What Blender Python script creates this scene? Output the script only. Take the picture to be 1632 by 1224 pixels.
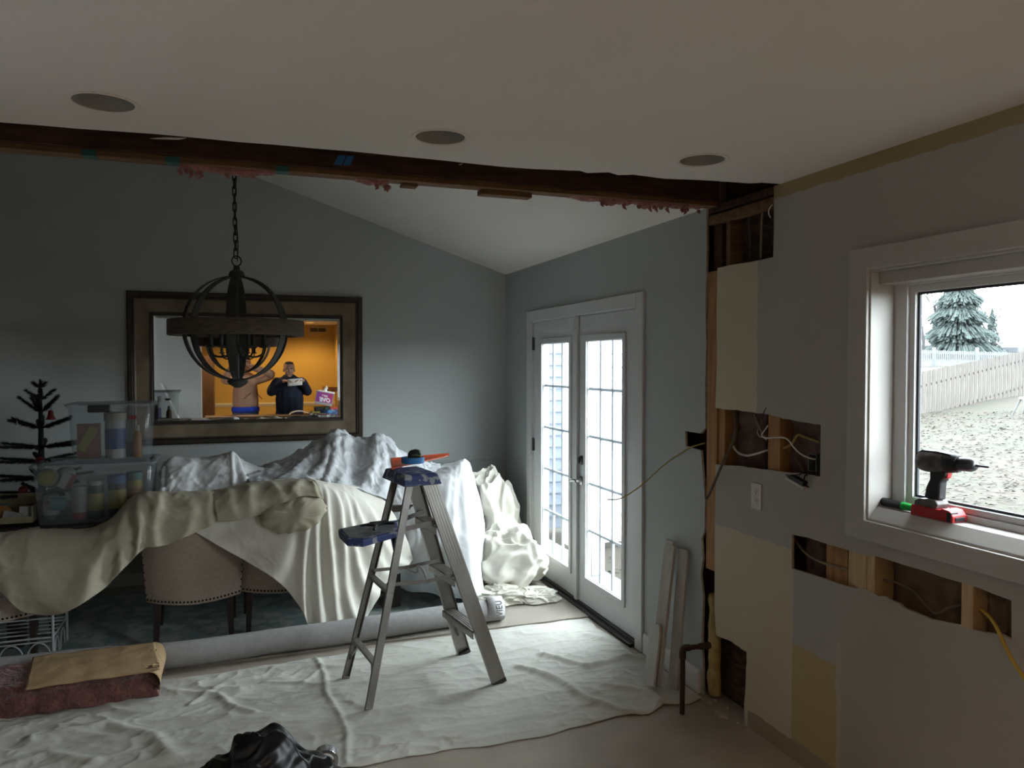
import bpy, math, random
import numpy as np
from mathutils import Vector, Matrix, noise
from mathutils.geometry import tessellate_polygon
for _o in list(bpy.data.objects): bpy.data.objects.remove(_o)
random.seed(7); RNG = np.random.RandomState(7)
SC = bpy.context.scene; COL = SC.collection; PI = math.pi
# ---------------------------------------------------------------- camera
EYE = np.array([0., 0., 1.71]); FPX = 1210.0
YAW = math.atan(434.0/math.hypot(FPX, 34.0)); PITCH = math.atan(34.0/FPX)
cam = bpy.data.cameras.new('camera'); cam.sensor_width = 36.0; cam.lens = FPX/1632*36; cam.clip_start = .004; cam.clip_end = 400
camo = bpy.data.objects.new('camera', cam); COL.objects.link(camo)
camo.location = EYE; camo.rotation_euler = (PI/2-PITCH, 0, -YAW)
SC.camera = camo
SC.view_settings.view_transform = 'Standard'; SC.view_settings.look = 'None'
SC.view_settings.gamma = 1.0; SC.view_settings.use_curve_mapping = False
SC.view_settings.exposure = 0.0
SC.cycles.use_denoising = True; SC.cycles.max_bounces = 9; SC.cycles.diffuse_bounces = 6; SC.cycles.glossy_bounces = 5
SC.cycles.transparent_max_bounces = 24; SC.cycles.sample_clamp_indirect = 4.0
SC.cycles.caustics_reflective = False; SC.cycles.caustics_refractive = False
# ---------------------------------------------------------------- world: white overcast sky
SKY = 20.5
W = bpy.data.worlds.new('overcast_sky'); SC.world = W; W.use_nodes = True
W.node_tree.nodes['Background'].inputs[0].default_value = (.86, .93, 1.0, 1)
W.node_tree.nodes['Background'].inputs[1].default_value = SKY
# light portals in the openings (they emit nothing; they tell the renderer where the sky comes in)
def portal(y, z, sy, sz):
    l = bpy.data.lights.new('daylight_portal', 'AREA'); l.shape = 'RECTANGLE'; l.size = sz; l.size_y = sy
    l.cycles.is_portal = True
    o = bpy.data.objects.new('daylight_portal', l); COL.objects.link(o)
    o.location = (2.40, y, z); o.rotation_euler = (0, PI/2, 0)
portal(4.865, 1.05, 1.7, 1.95); portal(1.40, 1.58, 1.75, 1.05)
# warm ceiling downlights behind the camera (built further down); the last is added fill for the right wall
WARM = [(1.30, -2.55, 72.0), (.25, -2.55, 50.0), (-.15, -.80, 80.0)]
# ---------------------------------------------------------------- pixel -> world helpers (1632 x 1224 frame)
_cy, _sy, _cp, _sp = math.cos(YAW), math.sin(YAW), math.cos(PITCH), math.sin(PITCH)
_F = np.array([_sy*_cp, _cy*_cp, -_sp]); _R = np.array([_cy, -_sy, 0.]); _D = np.cross(_F, _R)
def ray(u, v): return _R*(u-816)/FPX + _D*(v-612)/FPX + _F
def PX(u, v, X): d = ray(u, v); return EYE + d*X/d[0]
def PY(u, v, Y): d = ray(u, v); return EYE + d*Y/d[1]
def PZ(u, v, Z=0.): d = ray(u, v); return EYE + d*(Z-EYE[2])/d[2]
def PD(u, v, dep): return EYE + ray(u, v)*dep
# ---------------------------------------------------------------- materials
MATS = {}
def _nodes(name):
    m = bpy.data.materials.new(name); m.use_nodes = True; MATS[name] = m
    nt = m.node_tree; return m, nt, nt.nodes['Principled BSDF']
def _n(nt, t, **kw):
    n = nt.nodes.new(t)
    for k, v in kw.items(): setattr(n, k, v)
    return n
def _coord(nt, stretch=(1, 1, 1), out='Object'):
    tc = _n(nt, 'ShaderNodeTexCoord'); mp = _n(nt, 'ShaderNodeMapping'); mp.inputs['Scale'].default_value = stretch
    nt.links.new(tc.outputs[out], mp.inputs[0]); return mp.outputs[0]
def c4(c): return (c[0], c[1], c[2], 1)
def mat(name, c1, c2=None, scale=6, rough=.6, metal=0, bump=0, bscale=60, stretch=(1, 1, 1), thr=(.35, .65), spec=.4, detail=4, crease=0, cscale=9, sheen=0, bdist=.01):
    m, nt, b = _nodes(name)
    vec = _coord(nt, stretch)
    if c2 is None: c2 = tuple(x*.86 for x in c1)
    nz = _n(nt, 'ShaderNodeTexNoise'); nz.inputs['Scale'].default_value = scale; nz.inputs['Detail'].default_value = detail
    cr = _n(nt, 'ShaderNodeValToRGB'); cr.color_ramp.elements[0].position = thr[0]; cr.color_ramp.elements[1].position = thr[1]
    cr.color_ramp.elements[0].color = c4(c2); cr.color_ramp.elements[1].color = c4(c1)
    nt.links.new(vec, nz.inputs['Vector']); nt.links.new(nz.outputs['Fac'], cr.inputs[0]); nt.links.new(cr.outputs[0], b.inputs['Base Color'])
    b.inputs['Roughness'].default_value = rough; b.inputs['Metallic'].default_value = metal; b.inputs['Specular IOR Level'].default_value = spec
    if sheen: b.inputs['Sheen Weight'].default_value = sheen
    nrm = None
    if crease:
        n0 = _n(nt, 'ShaderNodeTexNoise'); n0.inputs['Scale'].default_value = cscale*.7; n0.inputs['Detail'].default_value = 2
        mx = _n(nt, 'ShaderNodeMix', data_type='VECTOR'); mx.inputs[0].default_value = .12
        nt.links.new(vec, n0.inputs['Vector']); nt.links.new(vec, mx.inputs[4]); nt.links.new(n0.outputs['Color'], mx.inputs[5])
        vo = _n(nt, 'ShaderNodeTexVoronoi', feature='F1'); vo.inputs['Scale'].default_value = cscale
        nt.links.new(mx.outputs[1], vo.inputs['Vector'])
        bp = _n(nt, 'ShaderNodeBump'); bp.inputs['Strength'].default_value = crease; bp.inputs['Distance'].default_value = .02
        nt.links.new(vo.outputs['Distance'], bp.inputs['Height']); nrm = bp
    if bump:
        n2 = _n(nt, 'ShaderNodeTexNoise'); n2.inputs['Scale'].default_value = bscale; n2.inputs['Detail'].default_value = 5
        nt.links.new(vec, n2.inputs['Vector'])
        bp = _n(nt, 'ShaderNodeBump'); bp.inputs['Strength'].default_value = bump; bp.inputs['Distance'].default_value = bdist
        nt.links.new(n2.outputs['Fac'], bp.inputs['Height'])
        if nrm: nt.links.new(nrm.outputs[0], bp.inputs['Normal'])
        nrm = bp
    if nrm: nt.links.new(nrm.outputs[0], b.inputs['Normal'])
    return m
def glass_mat(name, tint=(1, 1, 1), refl=.06, haze=0.0, hazecol=(.9, .9, .9), rough=.02):
    m, nt, b = _nodes(name); out = nt.nodes['Material Output']; nt.nodes.remove(b)
    t = _n(nt, 'ShaderNodeBsdfTransparent'); t.inputs[0].default_value = c4(tint)
    g = _n(nt, 'ShaderNodeBsdfGlossy'); g.inputs['Roughness'].default_value = rough
    mx = _n(nt, 'ShaderNodeMixShader'); mx.inputs[0].default_value = refl
    nt.links.new(t.outputs[0], mx.inputs[1]); nt.links.new(g.outputs[0], mx.inputs[2]); last = mx
    if haze:
        d = _n(nt, 'ShaderNodeBsdfDiffuse'); d.inputs[0].default_value = c4(hazecol)
        m2 = _n(nt, 'ShaderNodeMixShader'); m2.inputs[0].default_value = haze
        nt.links.new(mx.outputs[0], m2.inputs[1]); nt.links.new(d.outputs[0], m2.inputs[2]); last = m2
    nt.links.new(last.outputs[0], out.inputs[0]); return m
def emit_mat(name, col, s):
    m, nt, b = _nodes(name); b.inputs['Base Color'].default_value = c4(col)
    b.inputs['Emission Color'].default_value = c4(col); b.inputs['Emission Strength'].default_value = s; return m
# ---------------------------------------------------------------- mesh building
class MB:
    def __init__(s): s.v = []; s.f = []; s.m = []
    def add(s, vs, fs, mi=0):
        o = len(s.v); s.v.extend([tuple(map(float, p)) for p in vs])
        s.f.extend([tuple(i+o for i in f) for f in fs]); s.m.extend([mi]*len(fs)); return s
    def box(s, x0, x1, y0, y1, z0, z1, mi=0):
        return s.add([(x0,y0,z0),(x1,y0,z0),(x1,y1,z0),(x0,y1,z0),(x0,y0,z1),(x1,y0,z1),(x1,y1,z1),(x0,y1,z1)],
            [(0,3,2,1),(4,5,6,7),(0,1,5,4),(1,2,6,5),(2,3,7,6),(3,0,4,7)], mi)
    def obox(s, c, size, rot=(0, 0, 0), mi=0, taper=1.0):
        R_ = rot if isinstance(rot, Matrix) else Matrix.Rotation(rot[2], 3, 'Z') @ Matrix.Rotation(rot[1], 3, 'Y') @ Matrix.Rotation(rot[0], 3, 'X')
        a, b, h = (x/2 for x in size); vs = []
        for z, k in ((-h, 1), (h, taper)):
            for x, y in ((-a, -b), (a, -b), (a, b), (-a, b)): vs.append(Vector(c)+R_ @ Vector((x*k, y*k, z)))
        return s.add(vs, [(0,3,2,1),(4,5,6,7),(0,1,5,4),(1,2,6,5),(2,3,7,6),(3,0,4,7)], mi)
    def bar(s, p0, p1, w, h, up=(0, 0, 1), w2=None, h2=None, mi=0):
        p0, p1 = Vector(p0), Vector(p1); d = (p1-p0).normalized(); u = Vector(up); sd = d.cross(u)
        if sd.length < 1e-5: sd = d.cross(Vector((1, 0, 0)))
        sd.normalize(); u = sd.cross(d); w2 = w if w2 is None else w2; h2 = h if h2 is None else h2; vs = []
        for p, a, b in ((p0, w/2, h/2), (p1, w2/2, h2/2)):
            for x, y in ((-a, -b), (a, -b), (a, b), (-a, b)): vs.append(p+sd*x+u*y)
        return s.add(vs, [(0,3,2,1),(4,5,6,7),(0,1,5,4),(1,2,6,5),(2,3,7,6),(3,0,4,7)], mi)
    def tube(s, pts, r, n=10, closed=False, flat=1.0, mi=0, up=None):
        pts = [Vector(p) for p in pts]; k = len(pts); rs = r if isinstance(r, (list, tuple)) else [r]*k
        vs = []; nrm = None
        for i, p in enumerate(pts):
            a = pts[(i-1) % k] if (closed or i > 0) else p; b = pts[(i+1) % k] if (closed or i < k-1) else p
            t = (b-a).normalized()
            if up is not None: nrm = Vector(up)
            elif nrm is None: nrm = Vector((0, 0, 1)) if abs(t.z) < .9 else Vector((1, 0, 0))
            nrm = (nrm-t*nrm.dot(t)).normalized(); bn = t.cross(nrm)
            for j in range(n):
                a_ = 2*PI*j/n; vs.append(p+(nrm*math.cos(a_)*flat+bn*math.sin(a_))*rs[i])
        fs = []
        for i in range(k if closed else k-1):
            for j in range(n):
                a = i*n+j; b = i*n+(j+1) % n; c = ((i+1) % k)*n+(j+1) % n; d = ((i+1) % k)*n+j; fs.append((a, b, c, d))
        if not closed: fs.append(tuple(range(n-1, -1, -1))); fs.append(tuple(range((k-1)*n, k*n)))
        return s.add(vs, fs, mi)
    def lathe(s, prof, c=(0, 0, 0), n=20, M=None, mi=0, cap=True):
        vs = []; c = Vector(c)
        for r, z in prof:
            for j in range(n):
                p = Vector((r*math.cos(2*PI*j/n), r*math.sin(2*PI*j/n), z)); vs.append(c+(M @ p if M is not None else p))
        fs = [(i*n+j, i*n+(j+1) % n, (i+1)*n+(j+1) % n, (i+1)*n+j) for i in range(len(prof)-1) for j in range(n)]
        if cap: fs.append(tuple(range(n-1, -1, -1))); fs.append(tuple(range((len(prof)-1)*n, len(prof)*n)))
        return s.add(vs, fs, mi)
    def ell(s, c, r, nu=14, nv=9, M=None, mi=0):
        prof = []
        vs = []; c = Vector(c)
        for i in range(nv+1):
            a = -PI/2+PI*i/nv
            for j in range(nu):
                b = 2*PI*j/nu; p = Vector((r[0]*math.cos(a)*math.cos(b), r[1]*math.cos(a)*math.sin(b), r[2]*math.sin(a)))
                vs.append(c+(M @ p if M is not None else p))
        fs = [(i*nu+j, i*nu+(j+1) % nu, (i+1)*nu+(j+1) % nu, (i+1)*nu+j) for i in range(nv) for j in range(nu)]
        return s.add(vs, fs, mi)
    def prism(s, poly, fn, t, holes=(), mi=0):
        """poly (and holes) in 2-D, fn(a, b, depth) -> 3-D; closed slab between depth 0 and t."""
        loops = [list(poly)]+[list(h) for h in holes]
        flat = [p for l in loops for p in l]; n = len(flat)
        tris = tessellate_polygon([[Vector((p[0], p[1], 0)) for p in l] for l in loops])
        vs = [fn(p[0], p[1], 0) for p in flat]+[fn(p[0], p[1], t) for p in flat]
        fs = [tuple(x) for x in tris]+[tuple(n+i for i in reversed(x)) for x in tris]; o = 0
        for l in loops:
            k = len(l)
            for i in range(k): a, b = o+i, o+(i+1) % k; fs.append((a, b, n+b, n+a))
            o += k
        return s.add(vs, fs, mi)
    def grid(s, P, mi=0, flip=False):
        n, m = P.shape[:2]
        fs = [(i*m+j, i*m+j+1, (i+1)*m+j+1, (i+1)*m+j) for i in range(n-1) for j in range(m-1)]
        if flip: fs = [f[::-1] for f in fs]
        return s.add(P.reshape(-1, 3), fs, mi)
    def build(s, name, mats, parent=None, smooth=40, bevel=0, sub=0, solid=0, seg=2, recalc=True):
        me = bpy.data.meshes.new(name); P = np.array(s.v, float)
        ob = bpy.data.objects.new(name, me)
        if parent is None:
            lo, hi = P.min(0), P.max(0); org = Vector(((lo[0]+hi[0])/2, (lo[1]+hi[1])/2, lo[2])); ob.location = org
            P = P-np.array(org)
        else:
            root = parent
            while root.parent: root = root.parent
            P = P-np.array(root.location); a = -root.rotation_euler.z
            if a: c, q = math.cos(a), math.sin(a); P = np.stack([P[:,0]*c-P[:,1]*q, P[:,0]*q+P[:,1]*c, P[:,2]], 1)
            ob.parent = parent
        me.from_pydata([tuple(p) for p in P], [], s.f)
        mats = mats if isinstance(mats, (list, tuple)) else [mats]
        for m in mats: me.materials.append(m)
        if len(mats) > 1: me.polygons.foreach_set('material_index', s.m)
        if recalc:
            import bmesh
            bm = bmesh.new(); bm.from_mesh(me); bmesh.ops.recalc_face_normals(bm, faces=bm.faces); bm.to_mesh(me); bm.free()
        if smooth:
            me.polygons.foreach_set('use_smooth', [True]*len(me.polygons)); me.set_sharp_from_angle(angle=math.radians(smooth))
        me.update(); COL.objects.link(ob)
        if solid: md = ob.modifiers.new('thickness', 'SOLIDIFY'); md.thickness = solid; md.offset = -1
        if bevel: md = ob.modifiers.new('bevel', 'BEVEL'); md.width = bevel; md.segments = seg; md.limit_method = 'ANGLE'
        if sub: md = ob.modifiers.new('subdivision', 'SUBSURF'); md.levels = sub; md.render_levels = sub
        return ob
def thing(name, label, cat, loc=(0, 0, 0), rz=0, group=None, kind=None):
    o = bpy.data.objects.new(name, None); COL.objects.link(o); o.empty_display_size = .1
    o.location = Vector([float(x) for x in loc]); o.rotation_euler = (0, 0, rz); o['label'] = label; o['category'] = cat
    if group: o['group'] = group
    if kind: o['kind'] = kind
    return o
def tag(o, label, cat, group=None, kind=None):
    o['label'] = label; o['category'] = cat
    if group: o['group'] = group
    if kind: o['kind'] = kind
    return o
def struct(o, label=None):
    o['kind'] = 'structure'
    if label: o['label'] = label
    return o
def copy_tree(o, parent=None):
    c = o.copy(); COL.objects.link(c)
    if parent is not None: c.parent = parent
    for ch in list(o.children): copy_tree(ch, c)
    return c
def bez(pts, n=8):
    """smooth curve (Catmull-Rom) through points"""
    P = [Vector([float(x) for x in p]) for p in pts]; P = [P[0]*2-P[1]]+P+[P[-1]*2-P[-2]]; out = []
    for i in range(1, len(P)-2):
        for k in range(n):
            t = k/n; a, b, c, d = P[i-1], P[i], P[i+1], P[i+2]
            out.append(.5*((2*b)+(c-a)*t+(2*a-5*b+4*c-d)*t*t+(3*b-a-3*c+d)*t*t*t))
    out.append(P[-2]); return out
def nz3(p, s=1.0, seed=0): return noise.noise(Vector((p[0]*s+seed*17.3, p[1]*s-seed*5.1, p[2]*s+seed*3.7)))
# ================================================================= MATERIALS OF THE ROOM
paint_grey = mat('grey_wall_paint', (.46,.485,.475), (.44,.465,.455), scale=3, rough=.75, bump=.05, bscale=180)
paint_absorb = mat('light_absorbing_wall', (.12,.125,.125), scale=3, rough=.8)  # unseen left walls made dark to soak up bounced light
paint_ceil = mat('ceiling_paint', (.86,.81,.755), (.84,.79,.735), scale=2, rough=.85, bump=.08, bscale=150)
paint_beige = mat('beige_wall_paint', (.55,.39,.14), (.52,.37,.13), scale=2, rough=.8, bump=.05, bscale=150)
white_trim = mat('white_trim_paint', (.70,.71,.71), (.66,.67,.67), scale=4, rough=.38)
win_trim_dimmed = mat('dimmed_white_casing', (.52,.50,.47), (.49,.47,.44), scale=4, rough=.4)  # white trim greyed in its colour to stand in for shade on casing and jamb
white_vinyl = mat('white_window_vinyl', (.78,.79,.80), (.75,.76,.77), scale=4, rough=.35)
wood_dark = mat('old_dark_lumber', (.095,.045,.024), (.045,.020,.011), scale=5, rough=.8, stretch=(1.2,8,8), bump=.3, bscale=25)
wood_plate = mat('old_brown_lumber', (.22,.12,.055), (.14,.072,.034), scale=5, rough=.8, stretch=(1.2,9,9), bump=.2, bscale=25)
wood_stud = mat('stud_lumber', (.42,.22,.085), (.30,.145,.05), scale=5, rough=.75, stretch=(9,9,1.0), bump=.2, bscale=30)
wood_pale = mat('pale_stud_lumber', (.62,.47,.28), (.52,.37,.20), scale=5, rough=.75, stretch=(9,9,1.0), bump=.15, bscale=30)
wood_blk = mat('dark_sheathing', (.10,.06,.038), (.045,.028,.018), scale=7, rough=.9, stretch=(2,2,6), bump=.3, bscale=30)
gypsum = mat('gypsum_edge', (.55,.50,.42), (.40,.33,.25), scale=30, rough=.95, bump=.4, bscale=90)
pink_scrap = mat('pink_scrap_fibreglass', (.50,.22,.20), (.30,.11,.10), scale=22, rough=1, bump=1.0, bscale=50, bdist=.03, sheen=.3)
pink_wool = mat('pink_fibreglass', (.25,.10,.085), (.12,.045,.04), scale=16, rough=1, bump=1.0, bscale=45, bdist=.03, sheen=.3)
concrete = mat('bare_concrete_floor', (.44,.39,.33), (.30,.26,.215), scale=2.2, rough=.8, bump=.12, bscale=40, thr=(.3,.72), detail=8)
carpet_m = mat('beige_loop_carpet', (.42,.39,.33), (.33,.30,.25), scale=160, rough=1, bump=.8, bscale=220)
black_metal = mat('blackened_metal', (.03,.028,.026), (.02,.018,.017), scale=8, rough=.45, metal=.6)
steel = mat('brushed_steel', (.5,.5,.5), (.42,.42,.42), scale=12, rough=.3, metal=1)
hinge_m = mat('dark_hinge_metal', (.10,.10,.10), rough=.4, metal=.8)
pane = glass_mat('window_glass', (.96,.98,.97), .05)
# the front part of the right wall: grey paint with the bare, unpainted patches the old cabinets left
def patched_wall():
    m = mat('grey_paint_with_bare_patches', (.44,.415,.38), (.42,.395,.36), scale=3, rough=.8, bump=.08, bscale=150)
    nt = m.node_tree; b = nt.nodes['Principled BSDF']; base = b.inputs['Base Color'].links[0].from_socket
    geo = _n(nt, 'ShaderNodeNewGeometry'); sx = _n(nt, 'ShaderNodeSeparateXYZ')
    nz = _n(nt, 'ShaderNodeTexNoise'); nz.inputs['Scale'].default_value = 9; nz.inputs['Detail'].default_value = 5
    nt.links.new(geo.outputs['Position'], nz.inputs['Vector'])
    nt.links.new(geo.outputs['Position'], sx.inputs[0])
    def math_(op, a, b_):
        n = _n(nt, 'ShaderNodeMath', operation=op)
        for i, x in enumerate((a, b_)):
            if isinstance(x, (int, float)): n.inputs[i].default_value = x
            else: nt.links.new(x, n.inputs[i])
        return n.outputs[0]
    wob = math_('MULTIPLY', math_('SUBTRACT', nz.outputs['Fac'], .5), .03)
    Y = math_('ADD', sx.outputs['Y'], wob); Z = math_('ADD', sx.outputs['Z'], wob)
    def mask(y0, y1, z0, z1, slope=0.0):
        zz = math_('ADD', Z, math_('MULTIPLY', Y, -slope)) if slope else Z
        a = math_('MULTIPLY', math_('GREATER_THAN', Y, y0), math_('LESS_THAN', Y, y1))
        return math_('MULTIPLY', a, math_('MULTIPLY', math_('GREATER_THAN', zz, z0), math_('LESS_THAN', zz, z1)))
    cur = base
    def over(mk, col):
        nonlocal cur
        mx = _n(nt, 'ShaderNodeMix', data_type='RGBA'); nt.links.new(mk, mx.inputs[0]); nt.links.new(cur, mx.inputs[6])
        mx.inputs[7].default_value = c4(col); cur = mx.outputs[2]
    over(mask(2.895, 3.5, 1.46, 2.3), (.60,.52,.39))
    over(mask(2.620, 3.5, -1, .905), (.56,.485,.365))
    over(mask(2.385, 2.640, -1, .50), (.45,.36,.19))
    over(mask(2.385, 2.640, .50, .84), (.43,.42,.395))
    over(mask(2.36, 2.385, -1, .60), (.50,.455,.375))
    over(mask(-4, 2.80, 2.432, 3), (.36,.285,.15))
    over(mask(-4, 2.94, -1, .085), (.33,.27,.19))
    nt.links.new(cur, b.inputs['Base Color']); return m
paint_patch = patched_wall()
# ================================================================= ROOM SHELL
XR, YB, HC = 2.23, 6.39, 2.49
struct(MB().box(-3.2, 2.36, -3.6, 6.6, -.12, 0).build('floor', concrete, smooth=0), 'bare grey-brown concrete floor in front of the drop cloth')
tag(MB().box(-2.6, XR, 4.575, YB, 0, .012).build('carpet', carpet_m, smooth=0), 'beige loop carpet beside the French doors, cut off in a straight edge', 'carpet')
struct(MB().box(-3.2, 2.38, YB, YB+.13, -.1, 4.2).build('wall_back', paint_grey, smooth=0))
struct(MB().box(-2.73, -2.6, 3.20, YB, -.1, 4.2).build('wall_left', paint_absorb, smooth=0))
# vaulted ceiling of the far room, ridge left of the chandelier
SL = .33; XRG = -1.75
zr = HC+SL*(XR-XRG)
mb = MB(); mb.prism([(XR+.15, HC-SL*.15), (XRG, zr), (-2.75, zr-SL*(XRG+2.75)), (-2.75, zr-SL*(XRG+2.75)+.15), (XRG, zr+.15), (XR+.15, HC-SL*.15+.15)], lambda a, b, t: (a, 3.285+t, b), YB-3.28)
struct(mb.build('ceiling_vault', paint_ceil, smooth=0))
mb = MB(); mb.prism([(XR+.12, HC+.03), (XR+.12, 3.05), (XRG, zr+.1), (-2.75, zr-SL*(XRG+2.75)+.1), (-2.75, HC+.01)], lambda a, b, t: (a, 3.285+t, b), .015)
struct(mb.build('wall_gable', paint_grey, smooth=0))
# flat ceiling of the near room with its ragged cut edge and round holes for the can lights
CANS = [PZ(165, 164, HC), PZ(702, 219, HC), PZ(1119, 255.5, HC)]
edge_px = [(0,195),(60,199),(125,205),(190,210),(250,214),(320,220),(380,226),(440,231),(500,237),(560,241),(640,249),(700,255),(750,261),(800,266),(850,269),(925,272),(935,276),(970,275),(985,279),(1010,278),(1060,285),(1110,287),(1150,289),(1195,292),(1215,291),(1237,293)]
rag = [PZ(u, v, HC) for u, v in edge_px]
poly = [(-3.2, -3.6), (XR+.013, -3.6), (XR+.013, rag[-1][1])]+[(p[0], p[1]+.004*math.sin(i*7.7)) for i, p in reversed(list(enumerate(rag)))]+[(-3.2, 2.905)]
circ = lambda c, r, n=32: [(c[0]+r*math.cos(2*PI*k/n), c[1]+r*math.sin(2*PI*k/n)) for k in range(n)]
holes = [circ(c, .086) for c in CANS]+[circ((x, y), .08) for x, y, _ in WARM]
mb = MB(); mb.prism(poly, lambda a, b, t: (a, b, HC+t), .013, holes)
struct(mb.build('ceiling', paint_ceil, smooth=0))
struct(MB().box(-3.3, 2.4, -3.7, 3.30, 2.92, 2.98).build('ceiling_roof_deck', wood_dark, smooth=0))
mb = MB()
for x in np.arange(-2.9, 2.2, .406): mb.box(x, x+.038, -3.55, 3.17, HC+.30, HC+.42)
mb.build('ceiling_joists', wood_dark, smooth=0)['kind'] = 'structure'
# near room: left wall, wall behind the camera, its jog, and the stub wall the mirror shows on the left
struct(MB().box(-3.3, -3.2, -3.6, 3.3, -.1, 2.95).build('wall_left_near', paint_absorb, smooth=0))
struct(MB().box(-3.2, 2.38, -3.55, -3.42, -.1, 2.95).build('wall_front', paint_beige, smooth=0))
struct(MB().box(1.86, XR, -3.42, -2.75, 0, HC).build('wall_front_jog', paint_beige, smooth=0))
struct(MB().box(-3.2, -.575, -.10, .0, 0, HC).build('wall_stub', paint_grey, smooth=0))
struct(MB().box(-.575, -.560, -.105, .004, 0, HC).build('trim_1', white_trim, smooth=0))
mb = MB(); mb.box(-3.2, 1.86, -3.42, -3.40, .865, .90); mb.box(-3.2, 1.86, -3.42, -3.412, .83, .865)
struct(mb.build('trim_2', white_trim, smooth=0))
mb = MB(); mb.box(-2.6, XR-.015, YB-.012, YB, .842, .862); mb.box(-2.6, XR-.015, YB-.024, YB, .862, .886)
struct(mb.build('trim_3', paint_grey, smooth=0, bevel=.004))
struct(MB().box(-2.6, XR, YB-.016, YB, .012, .10).build('baseboard_back', white_trim, smooth=0))
mb = MB(); mb.prism([(0,0),(.016,0),(.016,.10),(.010,.118),(0,.122)], lambda a, b, t: (XR-a, 3.33+t, b), 3.90-3.33)
struct(mb.build('baseboard_right', white_trim, smooth=0))
# ---- right wall: drywall skin (ragged holes), studs, sheathing
yz = lambda u, v: tuple(PX(u, v, XR)[1:])
jit = lambda p, a=.004: (p[0]+random.uniform(-a, a), p[1]+random.uniform(-a, a))
def ragged(px, per=3, a=.003):
    q = [yz(*p) for p in px]; out = []
    for i in range(len(q)-1):
        for k in range(per):
            t = k/per; p = (q[i][0]*(1-t)+q[i+1][0]*t, q[i][1]*(1-t)+q[i+1][1]*t); out.append(jit(p, a) if (k or i) else p)
    out.append(q[-1]); return out
WY0, WY1, WZ0, WZ1 = .62, 2.238, 1.112, 2.062           # window opening
DY0, DY1, DZ1 = 3.985, 5.748, 2.055                      # door opening
low = ragged([(1187,1165),(1186,1120),(1188,1080),(1190,1040),(1178,1030),(1160,1020),(1141,1012)], 3, .004)
low[0] = (low[0][0], 0.0)
mid_lo = ragged([(1140,740),(1180,743),(1210,748),(1260,753),(1290,757),(1307,760)])
mid_hi = ragged([(1308,677),(1290,675),(1255,669),(1235,663),(1222,660),(1200,658),(1175,654),(1140,650)])
poly = [(-3.5, 0.0)]+low+[(3.21, .46), (3.213, .9), (3.208, 1.1)]+mid_lo+mid_hi+[(3.206, 1.7), (3.212, 2.0), (3.208, 2.178)]+\
       [(3.1, 2.180), (2.95, 2.176), (2.79, 2.177), (2.787, 2.3), (2.79, HC), (-3.5, HC)]
slot = ragged([(1262,852),(1290,857),(1320,868),(1365,881),(1395,887),(1440,900),(1500,918),(1560,936),(1612,957)], 2)+\
       ragged([(1612,1019),(1595,1012),(1550,1003),(1530,998),(1480,985),(1440,968),(1424,958),(1412,952),(1400,950),(1380,940),(1340,933),(1310,922),(1262,906)], 2)
win = [(WY0, WZ0), (WY1, WZ0), (WY1, WZ1), (WY0, WZ1)]
mb = MB(); mb.prism(poly, lambda a, b, t: (XR+t, a, b), .0125, [slot, win])
n_face = None
wr = mb.build('wall_right', [paint_patch, gypsum], smooth=0); struct(wr)
for p in wr.data.polygons:
    if abs(p.normal.x) < .5: p.material_index = 1
edge = [yz(1117,718), (3.298,1.0), (3.304,.85), (3.33,.80), (3.315,.70), (3.335,.62), (3.31,.5), (3.32,.3), (3.305,.12), (3.31,0)]
poly = [(DY0,0), (DY0,DZ1), (DY1,DZ1), (DY1,0), (YB,0), (YB,HC), (3.305,HC), (3.300,2.3), (3.308,2.0), (3.298,1.8), (3.306,1.6), (3.300,1.38)]+[yz(1117,691), yz(1092,687), yz(1093,711), yz(1100,713)]+edge
mb = MB(); mb.prism(poly, lambda a, b, t: (XR+t, a, b), .0125)
wr2 = mb.build('wall_right_far', [paint_grey, gypsum], smooth=0); struct(wr2)
for p in wr2.data.polygons:
    if abs(p.normal.x) < .5: p.material_index = 1
mb = MB(); mb.prism([(-3.6,-.1),(6.6,-.1),(6.6,2.6),(3.3,2.6),(3.3,3.0),(-3.6,3.0)], lambda a, b, t: (2.330+t, a, b), .045,
    [[(DY0-.0,.0),(DY1,.0),(DY1,DZ1),(DY0,DZ1)], win])
struct(mb.build('wall_right_sheathing', wood_blk, smooth=0))
mb = MB()   # wall framing: studs inside the cavity
zs = lambda: (0.0, HC-.075)
for y in (3.955, 5.778, 6.3, -3.3, -2.40, -1.0, .2): mb.box(XR+.0135, 2.329, y-.019, y+.019, *zs())
mb.box(XR+.0135, 2.329, -3.4, 6.3, HC-.075, HC-.037)
struct(mb.build('wall_right_framing', wood_dark, smooth=0))
st = []
def stud(y0, y1, z0, z1, m, label, x0=XR+.0135):
    o = MB().box(x0, 2.329, y0, y1, z0, z1).build('wall_stud', m, smooth=0, bevel=.003); tag(o, label, 'stud'); return o
o = MB().box(XR+.006, 2.329, 3.212, 3.298, .66, 2.168).build('wall_post', wood_stud, smooth=0, bevel=.003)
tag(o, 'tall orange-brown wood post left bare where the wall was removed', 'post')
y1 = yz(1163, 700)[0]; y0 = yz(1149, 700)[0]
stud(3.155, 3.205, .9, 2.17, wood_stud, 'reddish stud at the left end of the wide wiring hole')
yA, yB_ = yz(1234, 700)[0], yz(1220, 700)[0]
stud(yA-.022, yB_, .95, 1.7, wood_stud, 'orange stud standing in the middle of the wide wiring hole')
yA, yB_ = yz(1393, 920)[0], yz(1366, 920)[0]
stud(yA, yA+.036, .0, 1.10, wood_pale, 'pale right-hand stud of the pair under the window casing corner', XR+.002)
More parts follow.
